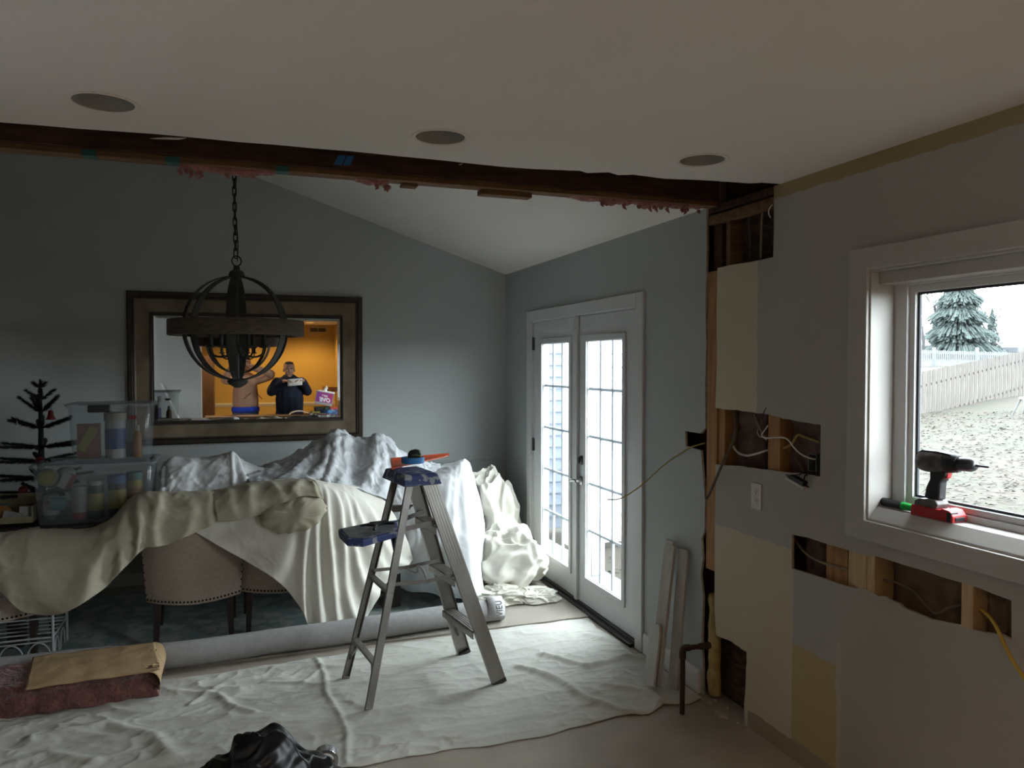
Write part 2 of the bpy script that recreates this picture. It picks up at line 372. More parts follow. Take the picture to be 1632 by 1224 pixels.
stud(yA+.038, yB_, .0, 1.10, wood_pale, 'pale left-hand stud of the pair under the window casing corner', XR+.002)
yA, yB_ = yz(1342, 900)[0], yz(1307, 900)[0]
stud(yA, yB_, 0, 1.10, wood_stud, 'orange cripple stud in the left part of the long slot', XR+.03)
yA, yB_ = yz(1362, 900)[0], yz(1345, 900)[0]
stud(yA, yB_, 0, 1.10, wood_pale, 'pale splintered stud between the cripple stud and the window studs', XR+.022)
yA, yB_ = yz(1550, 960)[0], yz(1531, 960)[0]
stud(yA, yB_, 0, 1.10, wood_pale, 'single pale stud toward the right end of the long slot', XR+.002)
# framing inside the open corner below the ceiling
stud(3.222, 3.29, 2.172, 2.40, wood_dark, 'dark stud end standing on top of the bare post in the open corner', XR+.035)
stud(3.135, 3.165, 2.1, 2.415, wood_plate, 'short stud in the open corner below the header', XR+.02)
o = MB().bar((XR+.03, 3.30, 2.425), (XR+.03, 2.76, 2.425), .045, .045).build('wall_plate', wood_plate, smooth=0, bevel=.003)
tag(o, 'brown top plate across the open corner hole', 'plate')
o = MB().bar((XR+.05, 3.30, 2.478), (XR+.05, 2.76, 2.478), .08, .036).build('wall_plate', wood_dark, smooth=0, bevel=.003)
tag(o, 'darker upper plate lying on the top plate in the open corner', 'plate')
# insulation showing in the holes
def wool(name, y0, y1, z0, z1, x, m, label, amp=.012, seed=1):
    n = 26; P = np.zeros((n, n, 3))
    for i in range(n):
        for j in range(n):
            y = y0+(y1-y0)*i/(n-1); z = z0+(z1-z0)*j/(n-1)
            e = min(i, j, n-1-i, n-1-j)/4; e = min(1, e)
            P[i, j] = (x+.03*(1-e)-amp*(nz3((y, z, 0), 14, seed)+.6*nz3((y, z, 0), 34, seed)), y, z)
    o = MB().grid(P).build(name, m, smooth=80, solid=.01); tag(o, label, 'insulation'); return o
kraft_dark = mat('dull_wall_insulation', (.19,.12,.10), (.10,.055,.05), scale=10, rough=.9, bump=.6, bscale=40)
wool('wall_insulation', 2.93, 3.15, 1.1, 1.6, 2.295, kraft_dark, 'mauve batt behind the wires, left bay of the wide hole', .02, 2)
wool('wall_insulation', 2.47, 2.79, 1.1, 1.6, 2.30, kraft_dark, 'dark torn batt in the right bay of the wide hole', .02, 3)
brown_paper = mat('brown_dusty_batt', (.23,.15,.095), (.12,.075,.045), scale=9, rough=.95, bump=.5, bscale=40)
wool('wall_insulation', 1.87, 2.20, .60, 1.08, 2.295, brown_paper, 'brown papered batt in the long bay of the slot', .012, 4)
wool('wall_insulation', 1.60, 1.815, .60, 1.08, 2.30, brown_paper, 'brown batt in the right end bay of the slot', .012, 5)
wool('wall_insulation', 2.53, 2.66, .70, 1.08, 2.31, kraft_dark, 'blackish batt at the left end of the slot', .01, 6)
foam = mat('yellow_foam', (.50,.40,.17), (.36,.27,.10), scale=18, rough=.9, bump=.6, bscale=50)
mb = MB(); n = 20; m_ = 9; P = np.zeros((n, m_, 3))
for i in range(n):
    t = i/(n-1); z = .02+.52*t; wd = .036*(1-.55*max(0, t-.55)/.45)
    for j in range(m_):
        a = PI*j/(m_-1); y = 3.253-wd*math.cos(a)*(1+.2*nz3((t*5, j, 0), 1.0)); x = XR+.045-.045*math.sin(a)*(1+.35*nz3((t*8, j*.6, 3), 1.0))
        P[i, j] = (x, y, z)
tag(mb.grid(P).build('spray_foam', foam, smooth=80, solid=.006), 'lumpy yellow foam strip at the foot of the bare post', 'foam')
# ================================================================= HEADER BEAM
hb = thing('header_beam', 'exposed dark wood header across the opening under the cut ceiling', 'beam', (-.4, 3.22, 2.495))
MB().box(-3.2, 2.215, 3.175, 3.215, 2.500, 2.78).build('face_board', wood_dark, hb, smooth=0, bevel=.002)
mb = MB(); mb.box(-3.2, 2.215, 3.19, 3.262, 2.478, 2.4995); mb.build('bottom_plate', wood_plate, hb, smooth=0, bevel=.002)
MB().box(-3.2, 2.215, 3.218, 3.262, 2.500, 2.78).build('back_board', wood_dark, hb, smooth=0)
for u0, u1, dz in ((640, 665, .012), (765, 846, .022)):
    a, b = PY(u0, 300, 3.24)[0], PY(u1, 300, 3.24)[0]
    MB().box(a, b, 3.225, 3.282, 2.478-dz, 2.4775).build('shim_block', wood_plate, hb, smooth=0, bevel=.002)
# scraps hanging from the header
def tuft(u0, u1, dz, seed, label):
    a, b = PY(u0, 300, 3.25)[0], PY(u1, 300, 3.25)[0]; n = max(10, int((b-a)/.012)); P = np.zeros((n, 7, 3))
    rr = random.Random(seed); mb = MB()
    for i in range(n):
        t = i/(n-1); x = a+(b-a)*t; env = math.sin(PI*t)**.35
        h = dz*env*(.62+.55*nz3((x, seed, 0), 16)+.25*nz3((x, seed, 0), 60))
        for j in range(7):
            q = j/6*PI; P[i, j] = (x, 3.245-.030*math.cos(q)+.006*nz3((x, j, seed), 40), 2.484-h*math.sin(q)+.004*nz3((x*3, j, seed), 30))
    mb.grid(P)
    for k in range(int((b-a)/.05)):
        x = rr.uniform(a, b); l = rr.uniform(.3, 1)*dz*.8
        mb.tube([(x, 3.24, 2.474-dz*.4), (x+rr.uniform(-.01,.01), 3.235, 2.474-dz*.4-l*.6), (x+rr.uniform(-.012,.012), 3.23, 2.474-dz*.4-l)], [.011,.007,.002], 6)
    tag(mb.build('insulation_scrap', pink_scrap, smooth=80, solid=.003), label, 'insulation')
tuft(282, 440, .040, 1, 'pink insulation scrap hanging from the header above the chandelier chain')
tuft(565, 622, .035, 2, 'small ragged pink insulation scrap hanging right of the blue tape')
tuft(905, 1118, .034, 3, 'long pink insulation scrap hanging at the right end of the header')
teal = mat('teal_tape', (.03,.13,.12), (.02,.10,.095), rough=.5); blue_tape = mat('blue_masking_tape', (.05,.22,.52), (.04,.18,.44), rough=.6)
for u, lab in ((142, 'leftmost of the teal tape tabs on the header'), (275, 'teal tape tab left of the pink scrap on the header'), (450, 'teal tape tab right of the pink scrap on the header')):
    x = PY(u, 260, 3.19)[0]
    mb = MB(); mb.box(x-.024, x+.024, 3.186, 3.240, 2.474, 2.4772); mb.box(x-.024, x+.024, 3.1862, 3.1892, 2.4773, 2.496)
    tag(mb.build('tape_tab', teal, smooth=0), lab, 'tape')
a, b = PY(527, 250, 3.17), PY(558, 250, 3.17)
mb = MB(); mb.prism([(a[0]+.012, 2.515), (a[0]+.045, 2.515), (a[0]+.062, 2.555), (a[0]+.03, 2.555)], lambda p, q, t: (p, 3.170+t, q), .004)
mb.prism([(a[0]+.050, 2.515), (a[0]+.078, 2.518), (a[0]+.095, 2.557), (a[0]+.067, 2.555)], lambda p, q, t: (p, 3.170+t, q), .004)
tag(mb.build('masking_tape_strip', blue_tape, smooth=0), 'torn blue masking tape stuck on the header face', 'tape')
pale_sh = mat('torn_paper', (.50,.44,.36), rough=.9)
pp = [PZ(u, v, HC-.002) for u, v in ((240,220),(262,218),(297,219),(285,221.5),(262,221))]
mb = MB(); mb.prism([(p[0], p[1]) for p in pp], lambda a, b, t: (a, b, HC-.003-t), .002)
tag(mb.build('paper_shred', pale_sh, smooth=0), 'pale torn paper shred at the cut ceiling edge', 'paper')
mb = MB(); c = PY(735, 262, 3.165); mb.tube(bez([c+np.array([-.005,0,.03]), c+np.array([.006,-.004,.012]), c+np.array([.0,-.008,.0]), c+np.array([-.012,-.006,-.004])], 5), .003, 6, flat=.4)
tag(mb.build('paper_shred', pale_sh, smooth=60), 'small curled pale shred on the middle of the header face', 'paper')
# ================================================================= CAN LIGHTS
can_in = mat('can_baffle', (.42,.41,.38), (.40,.39,.36), rough=.7)
def can(c, label, lit=False):
    t = thing('recessed_light', label, 'ceiling light', (c[0], c[1], HC), 0, None if lit else 'recessed lights in the near ceiling')
    mb = MB(); mb.lathe([(.085, .0), (.092, -.004), (.101, -.004), (.103, .0), (.101,-.001), (.086,-.001)], (c[0], c[1], HC-.0002), 32, cap=False); mb.build('trim_ring', paint_ceil, t)
    mb = MB(); mb.lathe([(.0845, .001), (.078, .06), (.070, .085), (.0, .085)], (c[0], c[1], HC), 32, cap=False); mb.build('baffle', can_in, t)
    if lit: MB().lathe([(.0, .0), (.055, .0), (.055,.008), (0,.008)], (c[0], c[1], HC+.070), 24, cap=False).build('lamp', emit_mat('lit_lamp_face', (1, .62, .22), 12), t)
    return t
can(CANS[0], 'leftmost round recessed ceiling light, off'); can(CANS[1], 'middle round recessed ceiling light, off'); can(CANS[2], 'round recessed ceiling light nearest the right wall, off')
for i, (x, y, p) in enumerate(WARM):
    can((x, y), ['lit recessed downlight near the air vent behind the camera', 'lit recessed downlight over the tall cabinet behind the camera', 'added recessed fill light just behind the photographer'][i], True)
    l = bpy.data.lights.new('downlight', 'SPOT'); l.color = (1, .60, .20) if i < 2 else (1, .70, .40); l.energy = p; l.spot_size = math.radians(150); l.spot_blend = .6; l.shadow_soft_size = .05
    o = bpy.data.objects.new('downlight', l); COL.objects.link(o); o.location = (x, y, HC+.02)
# ================================================================= FRENCH DOORS
door = thing('door_1', 'white double French doors with divided glass panes', 'door', (XR, (DY0+DY1)/2, 0), 0, None, 'structure')
mb = MB(); cw = .082
mb.box(XR-.018, XR, DY0-cw+.012, DY0+.012, 0, DZ1+cw-.012); mb.box(XR-.018, XR, DY1-.012, DY1+cw-.012, 0, DZ1+cw-.012)
mb.box(XR-.018, XR, DY0+.012, DY1-.012, DZ1-.012, DZ1+cw-.012); mb.build('casing', white_trim, door, smooth=0, bevel=.004)
mb = MB(); mb.box(XR, 2.375, DY0+.001, DY0+.020, .0, DZ1-.001); mb.box(XR, 2.375, DY1-.020, DY1-.001, .0, DZ1-.001); mb.box(XR, 2.375, DY0+.02, DY1-.02, DZ1-.02, DZ1-.001)
mb.build('jamb', white_trim, door, smooth=0)
thr = mat('dark_door_threshold', (.035,.035,.032), (.02,.02,.02), scale=20, rough=.5, metal=.3)
mb = MB(); mb.box(XR-.045, 2.40, DY0+.02, DY1-.02, .0, .022); mb.box(XR-.012, 2.33, DY0+.02, DY1-.02, .022, .034); mb.build('threshold', thr, door, smooth=0, bevel=.003)
grille = mat('white_glazing_grille', (.74,.77,.80), rough=.4)
nt = grille.node_tree; tr_ = _n(nt, 'ShaderNodeBsdfTranslucent'); tr_.inputs[0].default_value = (.72,.76,.80,1); mx = _n(nt, 'ShaderNodeMixShader'); mx.inputs[0].default_value = .22
nt.links.new(nt.nodes['Principled BSDF'].outputs[0], mx.inputs[1]); nt.links.new(tr_.outputs[0], mx.inputs[2]); nt.links.new(mx.outputs[0], nt.nodes['Material Output'].inputs[0])
def leaf(y0, y1, hinge_hi):
    """one door leaf between y0 < y1"""
    z0, z1 = .036, DZ1-.022; gx0, gx1 = XR+.010, XR+.055
    gy0, gy1 = (y0+.165, y1-.115) if not hinge_hi else (y0+.115, y1-.165); gz0, gz1 = .20, 1.885
    mb = MB(); F = lambda a, b, t: (gx0+t, a, b)
    mb.prism([(y0,z0),(y1,z0),(y1,z1),(y0,z1)], F, .045, [[(gy0,gz0),(gy1,gz0),(gy1,gz1),(gy0,gz1)]])
    lf = mb.build('door_leaf', white_trim, door, smooth=0, bevel=.002)
    mb = MB(); q = .028
    for x0, x1 in ((gx0-.012, gx0-.0005),):
        mb.prism([(gy0-.012,gz0-.012),(gy1+.012,gz0-.012),(gy1+.012,gz1+.012),(gy0-.012,gz1+.012)], lambda a, b, t: (x0+t, a, b), x1-x0,
                 [[(gy0+q,gz0+q),(gy1-q,gz0+q),(gy1-q,gz1-q),(gy0+q,gz1-q)]])
    mb.prism([(gy0+.001,gz0+.001),(gy1-.001,gz0+.001),(gy1-.001,gz1-.001),(gy0+.001,gz1-.001)], lambda a, b, t: (gx0+t, a, b), .014,
                 [[(gy0+q+.004,gz0+q+.004),(gy1-q-.004,gz0+q+.004),(gy1-q-.004,gz1-q-.004),(gy0+q+.004,gz1-q-.004)]])
    mb.build('glass_frame', white_trim, lf, smooth=0, bevel=.003)
    gx = gx0+.022; mb = MB()
    iy0, iy1, iz0, iz1 = gy0+q, gy1-q, gz0+q, gz1-q
    for k in (1, 2): y = iy0+(iy1-iy0)*k/3; mb.box(gx-.009, gx+.009, y-.0095, y+.0095, iz0-.01, iz1+.01)
    for k in (1, 2, 3, 4): z = iz0+(iz1-iz0)*k/5; mb.box(gx-.0092, gx+.0092, iy0-.01, iy1+.01, z-.0095, z+.0095)
    mb.build('grille', grille, lf, smooth=0, bevel=.003)
    MB().box(gx-.014, gx-.012, gy0+.002, gy1-.002, gz0+.002, gz1-.002).build('glass_pane', pane, lf, smooth=0)
    hy = y1 if hinge_hi else y0; sgn = -1 if hinge_hi else 1
    for z in (1.863, 1.05, .228):
        mb = MB(); mb.box(gx0-.003, gx0-.0003, min(hy, hy+sgn*.024), max(hy, hy+sgn*.024), z-.05, z+.05)
        mb.lathe([(.006,-.052),(.007,-.048),(.007,.048),(.006,.052)], (gx0-.007, hy, z), 10); mb.build('hinge', hinge_m, lf, smooth=40)
    return lf
ym = (DY0+DY1)/2
leafR = leaf(DY0+.022, ym-.002, False); leafL = leaf(ym+.002, DY1-.022, True)
MB().box(XR-.012, XR+.0095, ym-.020, ym+.020, .036, DZ1-.022).build('astragal', white_trim, leafL, smooth=0, bevel=.004)
mb = MB(); mb.box(XR-.022, XR-.0122, ym-.028, ym+.010, 1.945, 2.03); mb.box(XR-.026, XR-.0222, ym-.012, ym-.004, 1.965, 2.02); mb.box(XR-.03, XR-.0122, ym-.028, ym+.018, 1.94, 1.948)
mb.build('flush_bolt', white_trim, leafL, smooth=0, bevel=.002)
Mx = Matrix.Rotation(-PI/2, 3, 'Y'); hy = ym-.062
mb = MB(); mb.lathe([(.033,0),(.033,.006),(.028,.014),(.016,.018),(.016,.022),(.0,.022)], (XR+.010, hy, 1.03), 24, Mx); mb.obox((XR-.019, hy, 1.03), (.014,.010,.036)); mb.build('deadbolt', hinge_m, leafR, smooth=45)
mb = MB(); mb.lathe([(.033,0),(.033,.006),(.027,.013),(.014,.016),(.012,.045),(.0,.046)], (XR+.010, hy, .885), 24, Mx)
mb.tube(bez([(XR-.036, hy, .885), (XR-.042, hy+.03, .888), (XR-.042, hy+.075, .880), (XR-.036, hy+.112, .872)], 6), .0095, 10, flat=1.25); mb.build('lever_handle', steel, leafR, smooth=45)
# ================================================================= KITCHEN WINDOW
wnd = thing('window_1', 'white kitchen window with wide casing', 'window', (XR, (WY0+WY1)/2, WZ0), 0, None, 'structure')
co, ci = .088, 0.0
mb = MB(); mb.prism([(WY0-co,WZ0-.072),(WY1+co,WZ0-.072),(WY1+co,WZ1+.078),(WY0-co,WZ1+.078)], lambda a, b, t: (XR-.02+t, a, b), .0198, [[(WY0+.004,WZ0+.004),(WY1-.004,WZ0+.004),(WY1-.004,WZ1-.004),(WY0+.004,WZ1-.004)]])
mb.build('casing', win_trim_dimmed, wnd, smooth=0, bevel=.003)
mb = MB(); J = .012; jx = 2.337; SILL = 1.165
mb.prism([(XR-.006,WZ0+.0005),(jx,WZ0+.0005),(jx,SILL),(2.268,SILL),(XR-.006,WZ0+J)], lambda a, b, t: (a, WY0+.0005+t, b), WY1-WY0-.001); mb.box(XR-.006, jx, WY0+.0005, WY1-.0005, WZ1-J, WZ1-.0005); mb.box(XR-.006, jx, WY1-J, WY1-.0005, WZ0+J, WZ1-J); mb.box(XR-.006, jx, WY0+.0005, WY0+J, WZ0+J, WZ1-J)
mb.build('jamb_extension', win_trim_dimmed, wnd, smooth=0, bevel=.0015)
def ring(y0, y1, z0, z1, w, x0, x1, name, m, par, wb=None, bev=.002):
    wb = wb or w; mb = MB()
    mb.prism([(y0,z0),(y1,z0),(y1,z1),(y0,z1)], lambda a, b, t: (x0+t, a, b), x1-x0, [[(y0+w,z0+wb),(y1-w,z0+wb),(y1-w,z1-w),(y0+w,z1-w)]])
    return mb.build(name, m, par, smooth=0, bevel=bev)
fy0, fy1, fz0, fz1 = WY0+J, WY1-J, 1.158, 2.006
mb = MB(); mb.prism([(WY0+.001,WZ0+.001),(WY1-.001,WZ0+.001),(WY1-.001,WZ1-.001),(WY0+.001,WZ1-.001)], lambda a, b, t: (2.338+t, a, b), .062, [[(fy0+.058,fz0+.030),(fy1-.058,fz0+.030),(fy1-.058,fz1-.010),(fy0+.058,fz1-.010)]])
mb.build('outer_frame', white_vinyl, wnd, smooth=0, bevel=.002)
MB().box(2.262, 2.3375, fy0+.0005, fy1-.0005, fz1-.002, WZ1-J-.0003).build('head_stop', win_trim_dimmed, wnd, smooth=0, bevel=.0015)
sash = ring(fy0+.059, fy1-.059, fz0+.031, fz1-.011, .024, 2.350, 2.385, 'sash', white_vinyl, wnd, .022)
gask = mat('dark_glazing_gasket', (.035,.04,.045), rough=.6)
ring(fy0+.084, fy1-.084, fz0+.054, fz1-.036, .009, 2.362, 2.372, 'gasket', gask, sash, None, 0)
MB().box(2.366, 2.368, fy0+.085, fy1-.085, fz0+.055, fz1-.037).build('glass_pane', pane, wnd, smooth=0)
# ================================================================= OUTSIDE
grass = mat('thin_winter_lawn', (.031,.0225,.0160), (.0185,.0195,.0100), scale=.9, rough=1, bump=.6, bscale=25, thr=(.3,.7), detail=8)
def gz(x, y):
    s = max(0.0, min(1.0, (math.hypot(x, y)-9)/26)); far = max(0.0, (math.hypot(x, y)-34)/40)
    return -.50+.75*s*max(0, min(1, (x-.55*y-4)/12))+1.1*min(far, 1.6)+.03*nz3((x, y, 0), .5)
N1, N2 = 70, 70; P = np.zeros((N1, N2, 3))
for i in range(N1):
    for j in range(N2):
        x = 2.40+118*(i/(N1-1))**2; y = -25+145*(j/(N2-1)); P[i, j] = (x, y, gz(x, y))
g = MB().grid(P).build('lawn', grass, smooth=90); tag(g, 'patchy winter lawn sloping up behind the window', 'lawn', None, 'stuff')
leafm = mat('fallen_leaf', (.042,.031,.023), (.024,.018,.013), scale=3, rough=.9)
leaf2 = mat('pale_fallen_leaf', (.055,.046,.038), (.036,.029,.023), scale=3, rough=.9)
mb = MB(); rr = random.Random(3)
def leafy(x, y, s, mi):
    z = gz(x, y)+.015; a = rr.uniform(0, 6.28); c, q = math.cos(a)*s, math.sin(a)*s; k = rr.uniform(.0, .03)
    mb.add([(x-c,y-q,z),(x+q*.5,y-c*.5,z+k),(x+c,y+q,z+.01),(x-q*.5,y+c*.5,z+k*.5)], [(0,1,2,3)], mi)
for k in range(7500):
    d = 5+rr.random()**.8*26; az = math.radians(rr.uniform(43, 62)); leafy(math.sin(az)*d, math.cos(az)*d, rr.uniform(.03, .07), rr.random() < .45)
for k in range(500): leafy(rr.uniform(2.9, 5.2), rr.uniform(4.6, 8.0), rr.uniform(.025, .05), rr.random() < .3)
tag(mb.build('leaf_litter', [leafm, leaf2], smooth=0, recalc=False), 'fallen leaves scattered over the lawn', 'leaves', None, 'stuff')
# grey picket fence of the yard, climbing away to the right
fence_w = mat('weathered_fence_boards', (.085,.076,.068), (.062,.053,.046), scale=3, rough=.9, stretch=(4,4,.8))
A = PD(1440, 690, 26.2); B = PD(1632, 630, 31.5); dirv = (B-A)/np.linalg.norm((B-A)[:2])
fen = thing('picket_fence', 'weathered grey board fence across the yard', 'fence', A)
L0, L1 = -6.0, 13.0; bw = .14; n = 0; L = L0
hA, hB = 1.80, 1.85; total = np.linalg.norm((B-A)[:2])
def fpt(l): p = A+dirv*l; return p
mbs = []
while L < L1 and n < 99:
    p = fpt(L+bw/2); t = L/total; zb = A[2]+(B[2]-A[2])*t; zt = (1.28+(2.20-1.28)*t)
    off = np.array([-dirv[1], dirv[0], 0])*(.0 if n % 2 else .022); mb = MB()
    q0 = p+off; mb.obox((q0[0], q0[1], (zb-.35+zt)/2), (bw*.97, .02, zt-zb+.35), (0, 0, math.atan2(dirv[1], dirv[0])))
    mb.build('picket', fence_w, fen, smooth=0); L += .175; n += 1
for dz in (.35, 1.45):
    p, q = fpt(L0), fpt(L); mb = MB(); o = np.array([dirv[1], -dirv[0], 0])*-.05
    za, zb_ = A[2]+(B[2]-A[2])*L0/total+dz, A[2]+(B[2]-A[2])*L/total+dz
    mb.bar((p[0]+o[0], p[1]+o[1], za), (q[0]+o[0], q[1]+o[1], zb_), .04, .09); mb.build('rail', fence_w, fen, smooth=0)
# white vinyl fence on the slope beyond
vinyl = mat('white_vinyl_fence', (0.100,0.105,0.107), (0.090,0.095,0.098), rough=.5)
vf = thing('white_fence', 'white picket fence on the slope beyond the grey board fence', 'fence', PD(1500, 575, 66))
a, b = PD(1400, 576, 66), PD(1700, 584, 66); dv = b-a; Lf = np.linalg.norm(dv[:2])
mb = MB(); k = 0
npk = 100
for k in range(npk):
    p = a+dv*(k+.5)/npk; mb2 = MB(); mb2.obox((p[0], p[1], p[2]+.35), (.10, .03, 1.5), (0, 0, math.atan2(dv[1], dv[0]))); mb2.build('picket', vinyl, vf, smooth=0)
for z in (.25, .9): mb = MB(); mb.bar(a+np.array([.06,0,z]), b+np.array([.06,0,z]), .05, .16); mb.build('rail', vinyl, vf, smooth=0)
for u in (1488, 1557, 1626):
    p = PD(u, 578, 66); MB().obox((p[0], p[1], p[2]+.35), (.22, .22, 1.95), (0,0,.3)).build('post', vinyl, vf, smooth=0)
# trees
needle = mat('conifer_needles', (.050,.064,.061), (.036,.047,.045), scale=.6, rough=1)
bark = mat('grey_bark', (0.037,0.033,0.031), (0.025,0.021,0.020), scale=4, rough=1)
def conifer(u, vtop, vbot, dep, wpx, label, seed, dense=1500):
    base = PD(u, vbot, dep); h = (vbot-vtop)*dep/FPX; r = wpx/2*dep/FPX; rr = random.Random(seed)
    t = thing('conifer', label, 'tree', base)
    MB().lathe([(.02*h, -1.5), (.018*h, .2*h), (.004*h, .98*h)], base, 8).build('trunk', bark, t)
    mb = MB()
    for k in range(dense):
        f = rr.random()**.75; z = h*(.03+.97*f); R_ = r*(1-f)**.85*(.55+.45*rr.random())*(1+.22*math.sin(f*40+seed))+.02*r
        a = rr.uniform(0, 6.28); l = r*.26*(1-.5*f)*rr.uniform(.5, 1.2); R_ *= rr.uniform(.55, 1.0)**.5
        c, s = math.cos(a), math.sin(a); p0 = Vector(base)+Vector((c*max(0, R_-l), s*max(0, R_-l), z+.1*l)); p1 = Vector(base)+Vector((c*R_, s*R_, z-.75*l))
        sd = Vector((-s, c, 0))*l*.13; mb.add([p0-sd*.4, p1-sd, p1+Vector((c, s, -.2))*l*.25, p1+sd, p0+sd*.4, (p0+p1)/2+Vector((0,0,.12*l))], [(0,1,5),(1,2,5),(2,3,5),(3,4,5),(4,0,5)])
    mb.build('foliage', needle, t, smooth=0, recalc=False); return t
conifer(1527, 395, 572, 84, 120, 'tall blue-green conifer in the middle of the window view', 5, 9000)
conifer(1580, 490, 574, 92, 44, 'slim dark conifer just right of the tall conifer', 6, 2600)
conifer(1499, 470, 572, 95, 60, 'smaller conifer partly behind the left of the tall conifer', 8, 2600)
twig = mat('bare_branches', (.035,.034,.037), (.026,.025,.027), scale=2, rough=1)
def bare(u, vtop, vbot, dep, label, seed):
    base = PD(u, vbot, dep); h = (vbot-vtop)*dep/FPX; rr = random.Random(seed); mb = MB()
    def grow(p, d, l, r, lv):
        q = p+d*l; mid = p+d*l*.5+Vector((rr.uniform(-1,1), rr.uniform(-1,1), 0))*l*.06
        mb.tube([p, mid, q], [r, r*.8, r*.6], 5)
        if lv == 0: return
        for k in range(3 if lv > 1 else 4):
            e = (d+Vector((rr.uniform(-1,1), rr.uniform(-1,1), rr.uniform(-.2,.6)))*.75).normalized(); grow(p+d*l*rr.uniform(.5, 1), e, l*rr.uniform(.5,.75), r*.55, lv-1)
    grow(Vector(base)-Vector((0,0,1)), Vector((rr.uniform(-.05,.05), rr.uniform(-.05,.05), 1)).normalized(), h*.5, .20, 4)
    t = mb.build('bare_tree', twig, smooth=0, recalc=False); tag(t, label, 'tree'); return t
bare(1470, 400, 572, 80, 'leafless tree at the left edge of the window view', 1); bare(1487, 415, 572, 88, 'leafless tree between the window edge and the conifers', 2)
bare(1462, 470, 572, 76, 'low leafless tree hard against the left window edge', 9)
bare(1574, 452, 572, 95, 'thin leafless tree right of the conifers', 3)
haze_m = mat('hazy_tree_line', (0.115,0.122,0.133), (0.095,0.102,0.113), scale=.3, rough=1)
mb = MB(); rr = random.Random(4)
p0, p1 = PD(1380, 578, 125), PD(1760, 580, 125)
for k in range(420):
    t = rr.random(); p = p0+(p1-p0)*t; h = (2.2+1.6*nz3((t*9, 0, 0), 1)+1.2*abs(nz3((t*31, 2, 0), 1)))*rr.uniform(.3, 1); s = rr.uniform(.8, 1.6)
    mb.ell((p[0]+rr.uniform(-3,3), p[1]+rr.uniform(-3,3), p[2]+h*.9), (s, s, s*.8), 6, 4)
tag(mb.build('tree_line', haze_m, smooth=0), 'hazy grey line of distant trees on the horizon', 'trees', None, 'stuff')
# white sawhorse in the yard at the right edge of the pane
sw = mat('white_sawhorse_paint', (0.130,0.130,0.130), rough=.6); c = PD(1636, 634, 24.0)
sh = thing('sawhorse', 'white sawhorse standing in the yard at the right window edge', 'sawhorse', (c[0], c[1], c[2]-.45))
mb = MB(); mb.obox((c[0], c[1], c[2]), (.95,.12,.07), (0,0,.3)); mb.build('top_beam', sw, sh, smooth=0)
for sx in (-.36, .36):
    for sy in (-1, 1): mb = MB(); mb.bar((c[0]+sx*.95, c[1]+sx*.3+sy*.03, c[2]), (c[0]+sx*1.1, c[1]+sx*.33+sy*.28, c[2]-.55), .09, .03); mb.build('leg', sw, sh, smooth=0)
mb = MB(); mb.box(2.376, 2.95, -3.6, 3.5, 2.62, 2.66); mb.box(2.93, 2.97, -3.6, 3.5, 2.56, 2.70); struct(mb.build('sky_blocking_eave', white_vinyl, smooth=0))  # overhang added out of view to hold back sky light at the window
# neighbouring wing seen through the French doors
def siding(name, col):
    m, nt, b = _nodes(name); b.inputs['Roughness'].default_value = .6
    nt.nodes.remove(nt.nodes['Principled BSDF']) if False else None
    b.inputs['Base Color'].default_value = c4(col); return m
sid_w = siding('white_clapboard', (.42,.42,.42)); sid_b = siding('pale_blue_clapboard', (.26,.295,.36))
def clapboard(x0, x1, y, z0, z1, e=.16):
    mb = MB(); z = z0
    while z < z1: mb.add([(x0,y-.022,z),(x1,y-.022,z),(x1,y-.004,z+e),(x0,y-.004,z+e),(x0,y,z),(x1,y,z),(x1,y,z+e),(x0,y,z+e)], [(0,1,2,3),(4,5,1,0),(3,2,6,7),(0,3,7,4),(1,5,6,2)]); z += e
    mb.box(x0, x1, y, y+.1, z0, z1); return mb
wg = thing('garage_wing', 'white clapboard wing standing beyond the French doors', 'building', (5, 8.1, -.42))
clapboard(3.66, 6.6, 8.07, -.42, 3.6).build('siding', sid_w, wg, smooth=0)
MB().box(3.58, 3.69, 8.03, 8.17, -.42, 3.6).build('corner_board', sid_w, wg, smooth=0)
MB().box(6.55, 6.65, 8.03, 12, -.42, 3.6).build('side_wall', sid_w, wg, smooth=0)
bw_ = thing('blue_wing', 'pale blue clapboard house wall behind the left door leaf', 'building', (3.2, 9.05, -.42))
clapboard(2.40, 4.6, 9.0, -.42, 3.8, .15).build('siding', sid_b, bw_, smooth=0)
for x0, x1 in ((3.36, 3.50), (3.53, 3.64)): MB().box(x0, x1, 8.94, 9.0, -.42, 3.8).build('trim_board', sid_w, bw_, smooth=0)
porch_m = mat('pale_concrete_step', (0.135,0.135,0.133), (0.115,0.115,0.113), scale=3, rough=.9)
tag(MB().box(2.41, 2.93, 3.7, 8.0, -.48, -.07).build('porch_step', porch_m, smooth=0, bevel=.01), 'pale concrete step just outside the French doors', 'step')
post = PD(949, 800, 6.4)
tag(MB().box(post[0]-.06, post[0]+.06, post[1]-.06, post[1]+.06, -.07, 2.9).build('porch_post', sid_w, smooth=0, bevel=.004), 'white porch post seen through the right door leaf', 'post')
